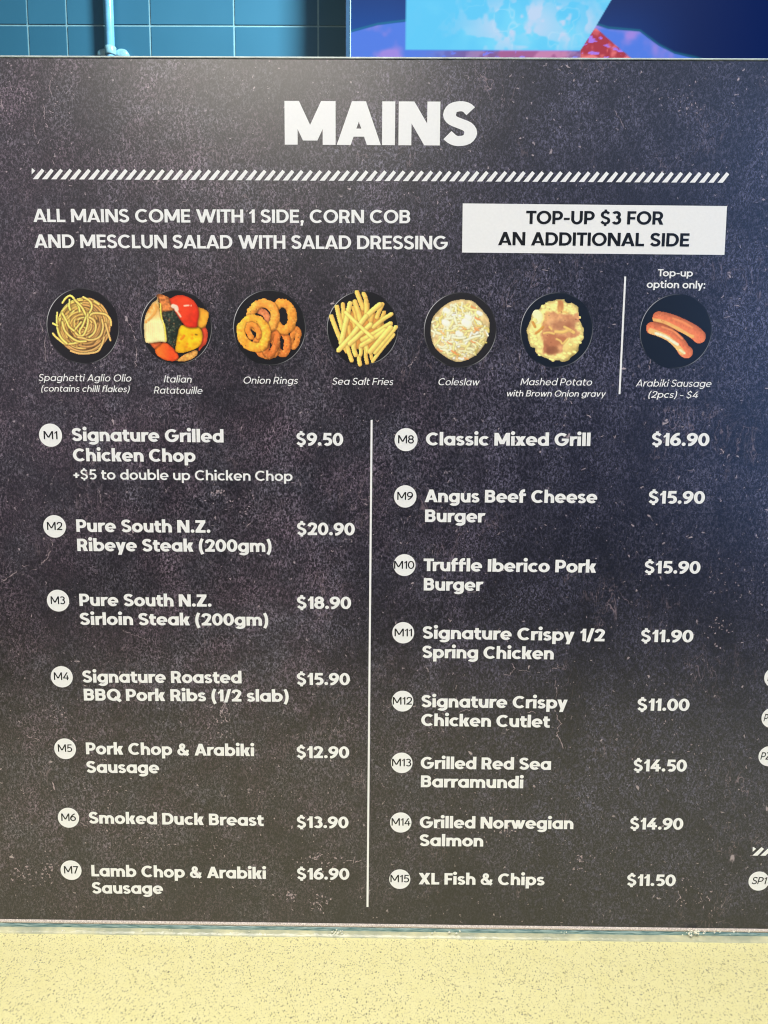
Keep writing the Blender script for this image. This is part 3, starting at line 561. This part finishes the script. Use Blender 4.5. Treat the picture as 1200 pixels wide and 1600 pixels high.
def rings():
    p = Paint(3); n = .74 + .52 * p.noise(30, 4); rg = (p.noise(34, 3) - .5) * .42
    def ring(cx, cy, rx, ry, rot, r, col, a0=0, a1=360):
        P = []
        for a in np.linspace(math.radians(a0), math.radians(a1), 22):
            x = rx * math.cos(a); y = ry * math.sin(a); c, s_ = math.cos(rot), math.sin(rot); j = p.rs.uniform(-5, 5); P.append((cx + x * c - y * s_ + j, cy + x * s_ + y * c + j))
        p.tube(P, r, col, contrast=.75, shadow=1.35, dark=.5, nz=n, rg=rg)
    ring(890, 700, 40, 110, .25, 36, (218, 128, 58)); ring(730, 760, 70, 140, -.1, 44, (220, 122, 56)); ring(745, 430, 112, 170, -.15, 56, (238, 150, 62))
    ring(540, 800, 130, 110, .5, 50, (224, 128, 58)); ring(600, 770, 60, 140, .3, 42, (206, 112, 54))
    p.tube([(430, 350), (520, 400), (560, 500)], 42, (216, 126, 84), contrast=.7, nz=n)
    ring(490, 430, 155, 165, -.1, 56, (250, 160, 70)); ring(375, 640, 152, 185, -.35, 58, (255, 170, 62)); ring(370, 620, 60, 95, -.5, 34, (238, 140, 58), 150, 420)
    m = p.a.copy(); p.specks(m, 170, 7, (196, 100, 40), .4); p.specks(m, 150, 8, (255, 204, 120), .4); p.specks(m, 14, 6, (70, 36, 20), .8)
    return p
def fries():
    p = Paint(4); n = .92 + .16 * p.noise(40, 3)
    L = [((665, 280), (690, 480), 26), ((870, 380), (800, 560), 30), ((480, 320), (520, 470), 26), ((430, 560), (460, 700), 28), ((460, 480), (500, 560), 26), ((720, 420), (700, 560), 28), ((340, 800), (400, 870), 28),
         ((640, 820), (660, 1010), 30), ((700, 860), (720, 960), 26), ((350, 280), (350, 470), 32), ((525, 130), (605, 330), 34), ((610, 150), (640, 260), 32), ((640, 230), (640, 440), 34), ((500, 250), (570, 470), 36),
         ((845, 280), (780, 440), 32), ((275, 310), (345, 590), 34), ((205, 430), (320, 720), 33), ((400, 770), (465, 980), 32), ((560, 930), (570, 1030), 32), ((640, 790), (670, 870), 30), ((490, 760), (515, 910), 34), ((575, 800), (578, 910), 28),
         ((960, 400), (740, 560), 30), ((950, 520), (600, 720), 36), ((880, 600), (590, 790), 34), ((990, 660), (730, 990), 26), ((1020, 560), (760, 880), 30), ((950, 570), (700, 870), 38), ((440, 270), (330, 760), 37), ((810, 285), (640, 440), 38), ((640, 430), (300, 850), 36),
         ((700, 530), (440, 770), 34), ((385, 380), (730, 700), 26)]
    p.poly([(360, 480), (500, 330), (640, 330), (780, 400), (880, 560), (780, 760), (640, 850), (420, 800), (370, 700)], (176, 120, 58), n, .2)
    for k, ((a, b), (c, d), r) in enumerate(L):
        P = [(a, b), ((a + c) / 2 + p.rs.uniform(-12, 12), (b + d) / 2 + p.rs.uniform(-10, 10)), (c, d)]; s = k / len(L)
        col = np.array((236, 178, 92)) * (1 - s) + np.array((255, 214, 122)) * s
        p.tube(P, r * .88, tuple(col), contrast=.7, shadow=1.3, dark=.72, nz=n)
        p.tube([(P[0][0] - 5, P[0][1] - 6), (P[1][0] - 5, P[1][1] - 6), (P[2][0] - 5, P[2][1] - 6)], r * .42, tuple(np.minimum(255, col * 1.07)), contrast=.3, shadow=1.02, nz=n)
    return p
def slaw():
    p = Paint(5); n = p.noise(50); rs = p.rs
    out = [(660, 215), (800, 245), (930, 370), (1000, 480), (995, 640), (960, 750), (880, 870), (780, 950), (640, 1000), (560, 990), (430, 920), (320, 820), (270, 690), (265, 540), (300, 430), (400, 320), (530, 240)]
    ins, e = p.poly(out, (226, 198, 140), n, .2)
    ins = ins & (e > 16); cells = np.argwhere(ins)
    for i in range(230):
        y, x = cells[rs.randint(len(cells))] / .3; a = rs.uniform(0, 6.28); l = rs.uniform(30, 85); bend = rs.uniform(-30, 30)
        P = [(x - l * math.cos(a), y - l * math.sin(a)), (x - bend * math.sin(a), y + bend * math.cos(a)), (x + l * math.cos(a), y + l * math.sin(a))]
        if any(math.hypot(q[0] - 632, q[1] - 608) > 365 for q in P): continue
        s = rs.rand(); sd = max(0, (x + y - 1250) / 700) * 30
        col = (250, 240, 204) if s < .45 else (238, 222, 160) if s < .72 else (225, 206, 128) if s < .84 else (232, 184, 128) if s < .88 else (252, 248, 236)
        p.tube(P, rs.uniform(8, 17), tuple(np.array(col) - sd), contrast=.5, shadow=1.5, dark=.8)
    for x, y, r in ((470, 350, 34), (460, 500, 40), (720, 500, 52), (630, 640, 36), (740, 430, 30), (880, 380, 26)): p.tube([(x - 20, y), (x + 15, y + 20)], r, (250, 244, 226), contrast=.3, shadow=1.1, dark=.9)
    for P in ([(690, 735), (800, 690), (890, 668)], [(540, 690), (640, 700), (700, 690)], [(560, 430), (590, 520)]): p.tube(P, 15, (252, 244, 208), contrast=.5, shadow=1.5, dark=.7)
    for x, y in ((555, 870), (590, 895), (380, 850), (800, 745), (850, 455), (845, 590), (690, 580), (800, 315), (500, 760), (715, 955)): p.tube([(x - 26, y - 14), (x, y + 6), (x + 28, y + 12)], rs.uniform(6, 11), (226, 152, 98), contrast=.4, shadow=1.2, dark=.85)
    return p
def mash():
    p = Paint(6); n = p.noise(45, 4); rs = p.rs
    out = [(560, 215), (650, 215), (690, 260), (750, 260), (830, 310), (840, 400), (830, 450), (880, 540), (905, 590), (905, 700), (850, 780), (840, 850), (760, 930), (720, 975), (640, 1003), (580, 980), (520, 1000), (470, 965), (380, 930), (310, 890), (290, 830), (240, 810), (200, 700), (180, 610), (230, 480), (250, 400), (340, 340), (370, 290), (460, 240)]
    jag = []
    for i, a in enumerate(out):
        b = out[(i + 1) % len(out)]; jag += [a, ((a[0] + b[0]) / 2 + rs.uniform(-9, 9), (a[1] + b[1]) / 2 + rs.uniform(-9, 9))]
    p.poly(jag, (248, 222, 140), n, .16, .72, 40, col2=(206, 178, 104), grad=np.clip((p.yy - 700) / 200, 0, 1) * np.clip((p.xx - 600) / 150, 0, 1))
    p.tube([(310, 400), (330, 430), (320, 470)], 55, (246, 238, 188), contrast=.2, shadow=1.02)
    for i in range(60):
        a = rs.uniform(0, 6.28); R = rs.uniform(250, 350); x = 545 + R * math.cos(a); y = 610 + R * math.sin(a) * 1.05
        if p.a[min(359, max(0, int(y * .3))), min(359, max(0, int(x * .3)))]: p.tube([(x - 12, y), (x + 10, y + 8)], rs.uniform(10, 22), (250, 226, 150), contrast=.5, shadow=1.2, dark=.85)
    p.soft([(570, 230), (635, 235), (645, 300), (620, 380), (570, 370)], (214, 156, 96), (188, 122, 76), 9, 14)
    p.soft([(470, 360), (560, 400), (660, 385), (760, 400), (830, 390), (840, 480), (805, 520), (820, 600), (845, 640), (800, 690), (720, 690), (650, 750), (630, 880), (560, 895), (470, 880), (395, 890), (410, 790), (375, 680), (380, 560), (410, 440)], (228, 172, 120), (182, 116, 82), 14, 40)
    p.soft([(500, 520), (600, 470), (760, 480), (810, 540), (700, 580), (560, 580)], (156, 96, 72), (136, 82, 64), 30, 36, al=.55)
    p.soft([(430, 790), (540, 800), (600, 850), (560, 895), (430, 885)], (138, 84, 60), (112, 66, 48), 18, 26, al=.65)
    p.soft([(400, 390), (470, 370), (430, 520), (390, 620)], (236, 190, 120), (214, 158, 96), 14, 24, al=.6)
    for P, r in (([(550, 620), (640, 625), (720, 600), (780, 630)], 20), ([(400, 640), (460, 630), (530, 645)], 13), ([(580, 390), (650, 370), (700, 385)], 11), ([(560, 710), (610, 735), (640, 770), (700, 710)], 12), ([(470, 560), (500, 590)], 12), ([(660, 560), (740, 600)], 16)):
        p.tube(P, r, (232, 188, 116), contrast=.4, shadow=1.2, dark=.85)
    for P in ([(260, 500), (290, 560)], [(300, 640), (350, 600), (390, 560)]): p.tube(P, 16, (206, 146, 74), contrast=.3, shadow=1.05)
    p.specks(p.a, 12, 6, (110, 50, 40), .7)
    return p
def sausage():
    p = Paint(7); n = .90 + .2 * p.noise(30, 3)
    for P, r in (([(385, 450), (520, 480), (680, 545), (820, 620), (890, 680)], 86), ([(300, 575), (420, 610), (540, 670), (640, 760), (700, 850), (735, 875)], 80)):
        p.tube(P, r, (220, 118, 84), contrast=.55, shadow=1.3, dark=.55, lit=(-.45, .75), nz=n)
    for P, r, c in (([(320, 470), (450, 500), (620, 580), (760, 660), (810, 680)], 20, (246, 176, 108)), ([(280, 610), (400, 655), (510, 710), (590, 780), (680, 880)], 34, (246, 186, 122)),
                    ([(345, 640), (450, 675), (560, 745), (620, 780)], 17, (255, 232, 208)), ([(650, 850), (710, 890)], 13, (250, 226, 186)), ([(560, 455), (700, 510), (800, 570)], 14, (232, 138, 92)), ([(420, 560), (560, 610), (680, 710)], 12, (230, 140, 96))):
        p.tube(P, r, c, contrast=.15, shadow=1.01, nz=n)
    m = p.a.copy(); p.specks(m, 60, 6, (236, 150, 104), .5); p.specks(m, 26, 6, (158, 66, 50), .6)
    return p
def srgb(a): a = a / 255.; return np.where(a <= .04045, a / 12.92, ((a + .055) / 1.055) ** 2.4)
def dish(fn, ox, oy, cx, cy, r, plate, rim, label, food_name):
    p = fn(); S = 180
    rgb = p.rgb.reshape(S, 2, S, 2, 3).mean((1, 3)); al = p.a.reshape(S, 2, S, 2).mean((1, 3)); cov = np.maximum(al, .01)
    fr = srgb(np.clip(rgb / cov[..., None], 0, 255)); fr = np.clip(fr * 1.2, 0, .95)
    # plate: flat black disc with a thin lit rim
    c = at(cx, cy, -.0002); R = (at(cx + r, cy, -.0002) - c).length; n = 96; vs = [c]; fs = []; cols = [plate] 
    rad = (.35, .972, .980, .990, .998)
    for q in rad:
        for k in range(n): a = 2 * math.pi * k / n; vs.append(c + Vector((R * q * math.cos(a), 0, R * q * math.sin(a) * 1.015)))
    for k in range(n): fs.append([0, 1 + k, 1 + (k + 1) % n])
    for j in range(len(rad) - 1):
        for k in range(n): fs.append([1 + j * n + k, 1 + (j + 1) * n + k, 1 + (j + 1) * n + (k + 1) % n, 1 + j * n + (k + 1) % n])
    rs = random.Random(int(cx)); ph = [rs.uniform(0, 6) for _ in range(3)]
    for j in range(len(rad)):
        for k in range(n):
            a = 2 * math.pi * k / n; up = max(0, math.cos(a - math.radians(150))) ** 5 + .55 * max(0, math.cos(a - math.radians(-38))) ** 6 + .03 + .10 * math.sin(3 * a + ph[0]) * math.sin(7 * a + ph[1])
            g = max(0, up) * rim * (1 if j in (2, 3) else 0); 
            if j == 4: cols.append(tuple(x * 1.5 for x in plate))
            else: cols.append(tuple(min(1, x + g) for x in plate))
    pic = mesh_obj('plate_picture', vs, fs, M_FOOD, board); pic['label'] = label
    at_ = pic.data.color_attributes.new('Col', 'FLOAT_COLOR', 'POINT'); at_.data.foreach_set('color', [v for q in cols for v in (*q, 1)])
    # food: fine grid of printed dots, cut to the food's outline
    idx = -np.ones((S + 1, S + 1), int); vs = []; cv = []; fs = []
    on = al > .5
    st = 150 / S; P00 = at(ox, oy, -.0004); PX = (at(ox + 150, oy, -.0004) - P00) / S; PY = (at(ox, oy + 150, -.0004) - P00) / S
    pad = np.pad(fr * on[..., None], ((1, 1), (1, 1), (0, 0))); pw = np.pad(on.astype(float), 1)
    sm = pad[:-1, :-1] + pad[1:, :-1] + pad[:-1, 1:] + pad[1:, 1:]; sw = pw[:-1, :-1] + pw[1:, :-1] + pw[:-1, 1:] + pw[1:, 1:]
    for j, i in np.argwhere(on):
        f = []
        for a, b in ((j, i), (j + 1, i), (j + 1, i + 1), (j, i + 1)):
            if idx[a, b] < 0:
                idx[a, b] = len(vs); vs.append(P00 + PX * float(b) + PY * float(a)); k = sm[a, b] / sw[a, b]; cv += [k[0], k[1], k[2], 1]
            f.append(int(idx[a, b]))
        fs.append(f)
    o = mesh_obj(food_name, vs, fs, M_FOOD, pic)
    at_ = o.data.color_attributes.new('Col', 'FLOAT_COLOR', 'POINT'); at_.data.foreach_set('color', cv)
PB = (.013, .013, .016); PBL = (.010, .015, .026)
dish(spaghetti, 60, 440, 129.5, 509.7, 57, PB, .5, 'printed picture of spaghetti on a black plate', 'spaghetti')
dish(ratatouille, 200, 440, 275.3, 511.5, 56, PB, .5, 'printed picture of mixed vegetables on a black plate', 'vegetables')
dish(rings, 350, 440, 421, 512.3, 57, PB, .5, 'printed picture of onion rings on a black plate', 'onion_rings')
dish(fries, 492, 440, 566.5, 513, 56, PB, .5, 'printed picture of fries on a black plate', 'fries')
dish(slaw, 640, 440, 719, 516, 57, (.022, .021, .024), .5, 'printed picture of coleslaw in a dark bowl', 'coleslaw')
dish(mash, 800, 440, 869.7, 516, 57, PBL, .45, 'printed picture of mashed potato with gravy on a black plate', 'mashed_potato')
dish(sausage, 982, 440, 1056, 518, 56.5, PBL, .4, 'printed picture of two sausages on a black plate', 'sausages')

# ------------------------------------------------------------------ glass carrier, bottom trim and sealant
k = N('edge_glass'); k.color(k.mix(k.ramp(k.noise(k.mapping((9, 1, 120)), 9, 4, .6, .5), .36, .64), (.07, .16, .155), (.34, .47, .44))); k.rough(.12); k.bump(k.noise(k.mapping((1, 1, 1)), 160, 3), .35, .0008); M_GLASS = k.m
k = N('foam_tape'); k.color(k.mix(k.ramp(k.noise(k.mapping(), 1300, 2, .6), .35, .65), (.40, .32, .28), (.86, .78, .70))); k.rough(.75); k.bump(k.noise(k.mapping(), 1500, 2), .5, .0005); M_TAPE = k.m
k = N('clear_sealant'); k.color(k.mix(k.ramp(k.noise(k.mapping((1, 1, 1)), 34, 4, .6), .40, .62), (.46, .48, .34), (.74, .71, .44))); k.rough(.10); k.b.inputs['Transmission Weight'].default_value = .12; k.b.inputs['IOR'].default_value = 1.42
k.bump(k.noise(k.mapping((1, 1, 1)), 210, 3, .6), .55, .0012); M_SEAL = k.m
k = N('thin_glass'); k.color((.80, .93, .91)); k.rough(.03); k.b.inputs['Transmission Weight'].default_value = 1.0; k.b.inputs['IOR'].default_value = 1.5; M_CLEAR = k.m
z1 = at(600, 1449.3).z
box('glass_sheet', XL, XR, .0034, .0114, .0005, ztop + .0007, M_GLASS, board, .0004)
# tape edge: long strip with a rounded, slightly uneven face
def strip(name, z0, z1_, prof, mat, n=260, wob=.00025, seed=3, parent=board):
    rs = np.random.RandomState(seed); vs = []; fs = []; m = len(prof)
    wv = np.convolve(rs.randn(n + 20), np.ones(7) / 7, 'same')[:n + 1] * wob; w2 = rs.randn(n + 1) * wob * .35
    for i in range(n + 1):
        x = XL + (XR - XL) * i / n
        for u, v in prof: vs.append((x, u + (wv[i] if u < 0 else 0), z0 + (z1_ - z0) * v + (w2[i] + wv[i] * .5 if 0 < v < 1 else 0)))
    for i in range(n):
        for j in range(m - 1): a = i * m + j; fs.append([a, a + m, a + m + 1, a + 1])
    return mesh_obj(name, vs, fs, mat, parent, True)
strip('tape_edge', z1, zb - .0002, [(.003, 0), (-.0002, .04), (-.0009, .3), (-.0010, .55), (-.0006, .85), (.0, 1), (.003, 1)], M_TAPE, wob=.00012, seed=5)
zs = at(600, 1454.6).z
strip('lower_glass_edge', zs - .0015, z1 - .0001, [(.0034, 0), (-.0003, .0), (-.0006, .3), (-.0005, .7), (.0002, 1), (.0034, 1)], M_GLASS, wob=.0002, seed=8)
strip('sealant_bead', .0, zs, [(-.0052, -.02), (-.0050, .12), (-.0042, .35), (-.0030, .62), (-.0016, .86), (-.0002, 1.02), (.003, 1.05)], M_SEAL, 420, .00025, 11)
# stray crumbs of dried sealant
vs = []; fs = []; rs = random.Random(4)
for cx, cnt, sp in ((1084, 46, 7), (526, 16, 5), (63, 10, 5), (100, 8, 4), (880, 6, 5), (690, 6, 30), (300, 8, 60), (1140, 10, 30)):
    for _ in range(cnt):
        q = at(cx + rs.gauss(0, sp), 1457 + rs.gauss(0, 2.0), -.0035); s = rs.uniform(.0003, .0011); n = len(vs)
        for d in ((1, 0, 0), (-1, 0, 0), (0, 1, 0), (0, -1, 0), (0, 0, 1), (0, 0, -1)): vs.append(q + Vector(d) * s * rs.uniform(.5, 1.5))
        fs += [[n + a for a in f] for f in ((0, 2, 4), (2, 1, 4), (1, 3, 4), (3, 0, 4), (2, 0, 5), (1, 2, 5), (3, 1, 5), (0, 3, 5))]
o = mesh_obj('sealant_crumbs', vs, fs, mat_plain('dried_sealant', (.86, .85, .70), .3), board); o['kind'] = 'stuff'
# thin capping strip on the top edge
box('top_trim', XL, XR, -.0004, .0116, ztop + .0008, ztop + .0020, mat_plain('clear_trim', (.62, .70, .66), .2, .2, 90), board, .0003)

# ------------------------------------------------------------------ counter
counter = empty('stone_counter', (0, 0, 0)); tag(counter, 'cream quartz counter top with small grey flecks under the menu board', 'counter')
box('counter_top', -1.4, 1.6, -.62, .40, -.03, 0, M_QUARTZ, counter, .003)
box('counter_front', -1.38, 1.58, -.58, -.56, -.95, -.0301, mat_plain('counter_front_panel', (.30, .27, .22), .5), counter)

# ------------------------------------------------------------------ kitchen wall behind
YW = 1.60
k = N('blue_glazed_tile')
oi = k.n.new('ShaderNodeObjectInfo'); c = k.mix(k.ramp(k.noise(k.mapping(), 3, 3, .5), .3, .7), (.028, .120, .185), (.040, .150, .225)); c = k.mix(k.math('MULTIPLY', oi.outputs['Random'], .35), c, (.024, .105, .165))
k.color(c); k.rough(.45); k.b.inputs['Specular IOR Level'].default_value = .3; k.bump(k.noise(k.mapping(), 14, 2), .12, .004); M_TILE = k.m
M_GROUT = mat_plain('pale_grout', (.22, .37, .40), .8, .12, 40)
wall = empty('tiled_wall', (0, YW, 0)); tag(wall, 'blue tiled kitchen wall behind the menu board and screen', 'wall')
box('grout_bed', -2.4, 2.6, .0008, .05, -.4, 2.2, M_GROUT, wall)
def xw(px): return at(px, 41, YW).x
gx = [43.5 - 61 * i for i in range(12, 0, -1)] + [43.5, 104.5, 166] + [234.5 + 131.3 * i for i in range(11)]
xs_ = [xw(p) for p in gx]; gz0 = at(300, 40.5, YW).z; th = (xw(365) - xw(234)); rows = [gz0 + th * j for j in range(-4, 5)]
protos = {}
g = .0048
for i in range(len(xs_) - 1):
    for j in range(len(rows) - 1):
        wd = round(xs_[i + 1] - xs_[i] - g, 4); hd = th - g
        if wd not in protos:
            o = box('tile', -wd / 2, wd / 2, -.0012, .006, -hd / 2, hd / 2, M_TILE, wall, .0008); protos[wd] = o.data
        else:
            o = bpy.data.objects.new('tile', protos[wd]); COL.objects.link(o); o.parent = wall
        o.location = ((xs_[i] + xs_[i + 1]) / 2, random.uniform(-.0004, .0004), rows[j] + th / 2)
        o.rotation_euler = (random.gauss(0, .002), 0, random.gauss(0, .002))
# pipe with saddle clip
def tube_obj(name, x, y, r, z0, z1_, mat, parent, n=24, rings_=((0, 1.0), (1, 1.0))):
    vs = []; fs = []
    for q, s in rings_:
        for k_ in range(n): a = 2 * math.pi * k_ / n; vs.append((x + r * s * math.cos(a), y + r * s * math.sin(a), z0 + (z1_ - z0) * q))
    for j in range(len(rings_) - 1):
        for k_ in range(n): fs.append([j * n + k_, j * n + (k_ + 1) % n, (j + 1) * n + (k_ + 1) % n, (j + 1) * n + k_])
    fs.append(list(range(n))[::-1]); fs.append([(len(rings_) - 1) * n + k_ for k_ in range(n)])
    return mesh_obj(name, vs, fs, mat, parent, True)
M_PIPE = mat_plain('pale_blue_plastic', (.17, .42, .62), .22, .18, 26, coat=.3); M_CLIP = mat_plain('clip_plastic', (.24, .44, .50), .3, .3, 60)
pc = at(172, 60, YW - .03)
pipe = empty('water_pipe', (pc.x, YW - .03, rows[0])); tag(pipe, 'pale blue vertical pipe clipped to the blue tiled wall', 'pipe')
tube_obj('pipe_tube', 0, 0, .0115, 0, 1.9, M_PIPE, pipe)
tube_obj('cable', -.009, .004, .0045, 0, 1.9, mat_plain('cable_jacket', (.12, .24, .28), .4, .3, 30), pipe)
zc = at(176, 80, YW - .03).z - rows[0]
cl = tube_obj('pipe_clip', 0, 0, .0150, zc - .011, zc + .011, M_CLIP, pipe, 24, ((0, .9), (.12, 1.0), (.88, 1.0), (1, .9)))
for sx in (-1, 1):
    vs = []; fs = []; n = 20
    for yy, s in ((.029, 1), (.016, 1), (.012, .8), (.011, .4)):
        for a in range(n): q = 2 * math.pi * a / n; vs.append((sx * .024 + .018 * s * math.cos(q), yy, zc + .0135 * s * math.sin(q)))
    for j in range(3):
        for a in range(n): fs.append([j * n + a, j * n + (a + 1) % n, (j + 1) * n + (a + 1) % n, (j + 1) * n + a])
    fs.append([3 * n + a for a in range(n)]); mesh_obj('clip_lug', vs, fs, M_CLIP, cl, True)

# ------------------------------------------------------------------ wall screen
YS = YW - .15
p0 = at(540, 60, YS); p1 = at(1290, 60, YS); zlo = at(850, 96.5, YS).z; zhi = zlo + .72
scr = empty('wall_screen', (p0.x, YS, zlo)); tag(scr, 'wide wall screen glowing blue and pink above the menu board', 'screen')
Wd = p1.x - p0.x; Hd = zhi - zlo; M_BEZ = mat_plain('screen_bezel', (.015, .05, .10), .3, .1, 50)
box('screen_body', 0, Wd, .008, .06, -.012, Hd + .012, M_BEZ, scr, .002)
bz = at(547, 60, YS).x - p0.x
box('bezel', 0, bz, -.004, .0079, -.012, Hd + .012, M_BEZ, scr, .0015); box('bezel', Wd - bz, Wd, -.004, .0079, -.012, Hd + .012, M_BEZ, scr, .0015)
box('bezel', bz + .0002, Wd - bz - .0002, -.004, .0079, -.012, -.001, M_BEZ, scr, .0015); box('bezel', bz + .0002, Wd - bz - .0002, -.004, .0079, Hd + .001, Hd + .012, M_BEZ, scr, .0015)
# the bright edge line of the bezel
box('bezel_trim', bz + .0001, bz + .0022, -.0052, -.0041, -.012, Hd + .012, mat_plain('silver_trim', (.35, .65, .8), .25, .1, 40), scr)
nx, nz_ = 380, 190
A_ = at(547, 100, YS); mm = (at(1147, 60, YS).x - at(547, 60, YS).x) / 600
gxx = np.linspace(bz + .0003, Wd - bz - .0003, nx); gzz = np.linspace(-.0008, .40, nz_)
GX, GZ = np.meshgrid(gxx, gzz); px = 540 + GX / mm; py = 96.5 - GZ / mm
rs_ = np.random.RandomState(9)
def vnoise(x, y, cell, seed):
    r = np.random.RandomState(seed); gr = r.rand(64, 64); u = (x / cell) % 63; v = (y / cell) % 63; i = np.floor(u).astype(int); j = np.floor(v).astype(int); fu = u - i; fv = v - j
    fu = fu * fu * (3 - 2 * fu); fv = fv * fv * (3 - 2 * fv); i2 = (i + 1) % 64; j2 = (j + 1) % 64
    return (gr[j, i] * (1 - fu) + gr[j, i2] * fu) * (1 - fv) + (gr[j2, i] * (1 - fu) + gr[j2, i2] * fu) * fv
def fb(x, y, cell, seed): return (vnoise(x, y, cell, seed) + .5 * vnoise(x + 9, y + 4, cell / 2.1, seed + 1) + .25 * vnoise(x, y + 3, cell / 4.3, seed + 2)) / 1.75
def sst(a, b, x): t_ = np.clip((x - a) / (b - a), 0, 1); return t_ * t_ * (3 - 2 * t_)
def mx(c, col, m): return c + (np.array(col, float) - c) * m[..., None]
c = np.ones(GX.shape + (3,)) * np.array((0, 26, 84.)); c = mx(c, (2, 62, 140), sst(760, 600, px) * .6 + sst(1100, 950, px) * sst(-30, 80, py) * .7)
edge = 93 - 38 * sst(540, 640, px) + 0 * px; e2 = np.interp(px, [547, 590, 640, 930, 950, 1000, 1030, 1055, 1090, 1110], [55, 44, 38, 42, 48, 52, 72, 84, 91, 97])
wob_ = (fb(px, py, 30, 5) - .5) * 4; m = sst(-1.2, 1.2, py - e2 - wob_ * .4); pk = sst(.5, .72, fb(px, py, 38, 11))
c = mx(c, (78, 122, 226), m); c = mx(c, (176, 136, 222), m * pk * .8); c = mx(c, (20, 150, 150), np.exp(-((py - e2 + 2) / 1.6) ** 2) * .5)
rx_ = sst(632, 636, px) * (1 - sst(-1, 1, px - (930 - (py - 48) * .45 + np.clip(48 - py, 0, 999) * 0 + np.clip(48 - py, -999, 999) * .06 + (48 - py) * .0) - (48 - py) * .10)) * (1 - sst(79, 81, py))
right = np.interp(py, [-260, 0, 46, 80], [1090, 957, 930, 908]); rx_ = sst(632.5, 635.5, px) * (1 - sst(-1, 1, px - right)) * (1 - sst(78.5, 81, py))
red = sst(-1, 1, py - (81 + 0 * px)) * sst(640, 760, px) * (1 - sst(-1, 1, px - (930 + (py - 46) * 1.32))); tri = (1 - sst(-1, 1, px - (930 + (py - 46) * 1.28))) * sst(-1, 1, px - right) * sst(46, 49, py)
rn = fb(px, py, 16, 21); redc = np.ones(c.shape) * np.array((168, 46, 60.)); redc = mx(redc, (236, 120, 120), sst(.45, .7, rn)); redc = mx(redc, (170, 120, 235), sst(.62, .72, fb(px * 1.0, py * 2, 12, 31)))
c = c + (redc - c) * np.clip(np.maximum(red * .5, tri), 0, 1)[..., None]
cy_ = np.ones(c.shape) * np.array((92, 200, 244.)); cy_ = mx(cy_, (128, 220, 248), sst(.4, .7, fb(px, py, 60, 41)) * .6)
bl = sst(.50, .62, fb(px, py, 24, 51)) * np.exp(-(((px - 810 - (py - 50) * .0) / 80) ** 2 + ((py - 45) / 42) ** 2) * .9); bl2 = sst(.46, .6, fb(px, py, 22, 61)) * np.exp(-(((px - 880) / 60) ** 2 + ((py - 40) / 30) ** 2))
cy_ = mx(cy_, (192, 212, 240), np.clip(bl + bl2, 0, 1) * .95); ring_ = np.exp(-((np.abs(fb(px, py, 34, 71) - .5)) / .02) ** 2) * np.exp(-(((px - 830) / 90) ** 2 + ((py - 40) / 45) ** 2)); cy_ = mx(cy_, (190, 226, 246), ring_ * .55)
c = c + (cy_ - c) * rx_[..., None]
cl_ = srgb(np.clip(c, 0, 255)).reshape(-1, 3)
idx = np.arange(nx * nz_).reshape(nz_, nx); fsq = np.stack([idx[:-1, :-1], idx[:-1, 1:], idx[1:, 1:], idx[1:, :-1]], -1).reshape(-1, 4)
vsq = np.stack([GX.ravel(), np.zeros(GX.size), GZ.ravel()], -1)
o = mesh_obj('display', vsq.tolist(), fsq.tolist(), mat_vcol('display_glow', emit=1.0), scr)
a_ = o.data.color_attributes.new('Col', 'FLOAT_COLOR', 'POINT'); a_.data.foreach_set('color', np.concatenate([cl_, np.ones((len(cl_), 1))], 1).ravel().tolist())
k = N('display_upper'); k.color((.01, .01, .012)); k.link(k.mix(k.ramp(k.noise(k.mapping(), 3, 3), .4, .6), (.002, .012, .09), (.05, .40, .75)), k.b.inputs['Emission Color']); k.b.inputs['Emission Strength'].default_value = 1.0
mesh_obj('display', [(bz + .0003, 0, .4001), (Wd - bz - .0003, 0, .4001), (Wd - bz - .0003, 0, Hd + .0008), (bz + .0003, 0, Hd + .0008)], [[0, 1, 2, 3]], k.m, scr)
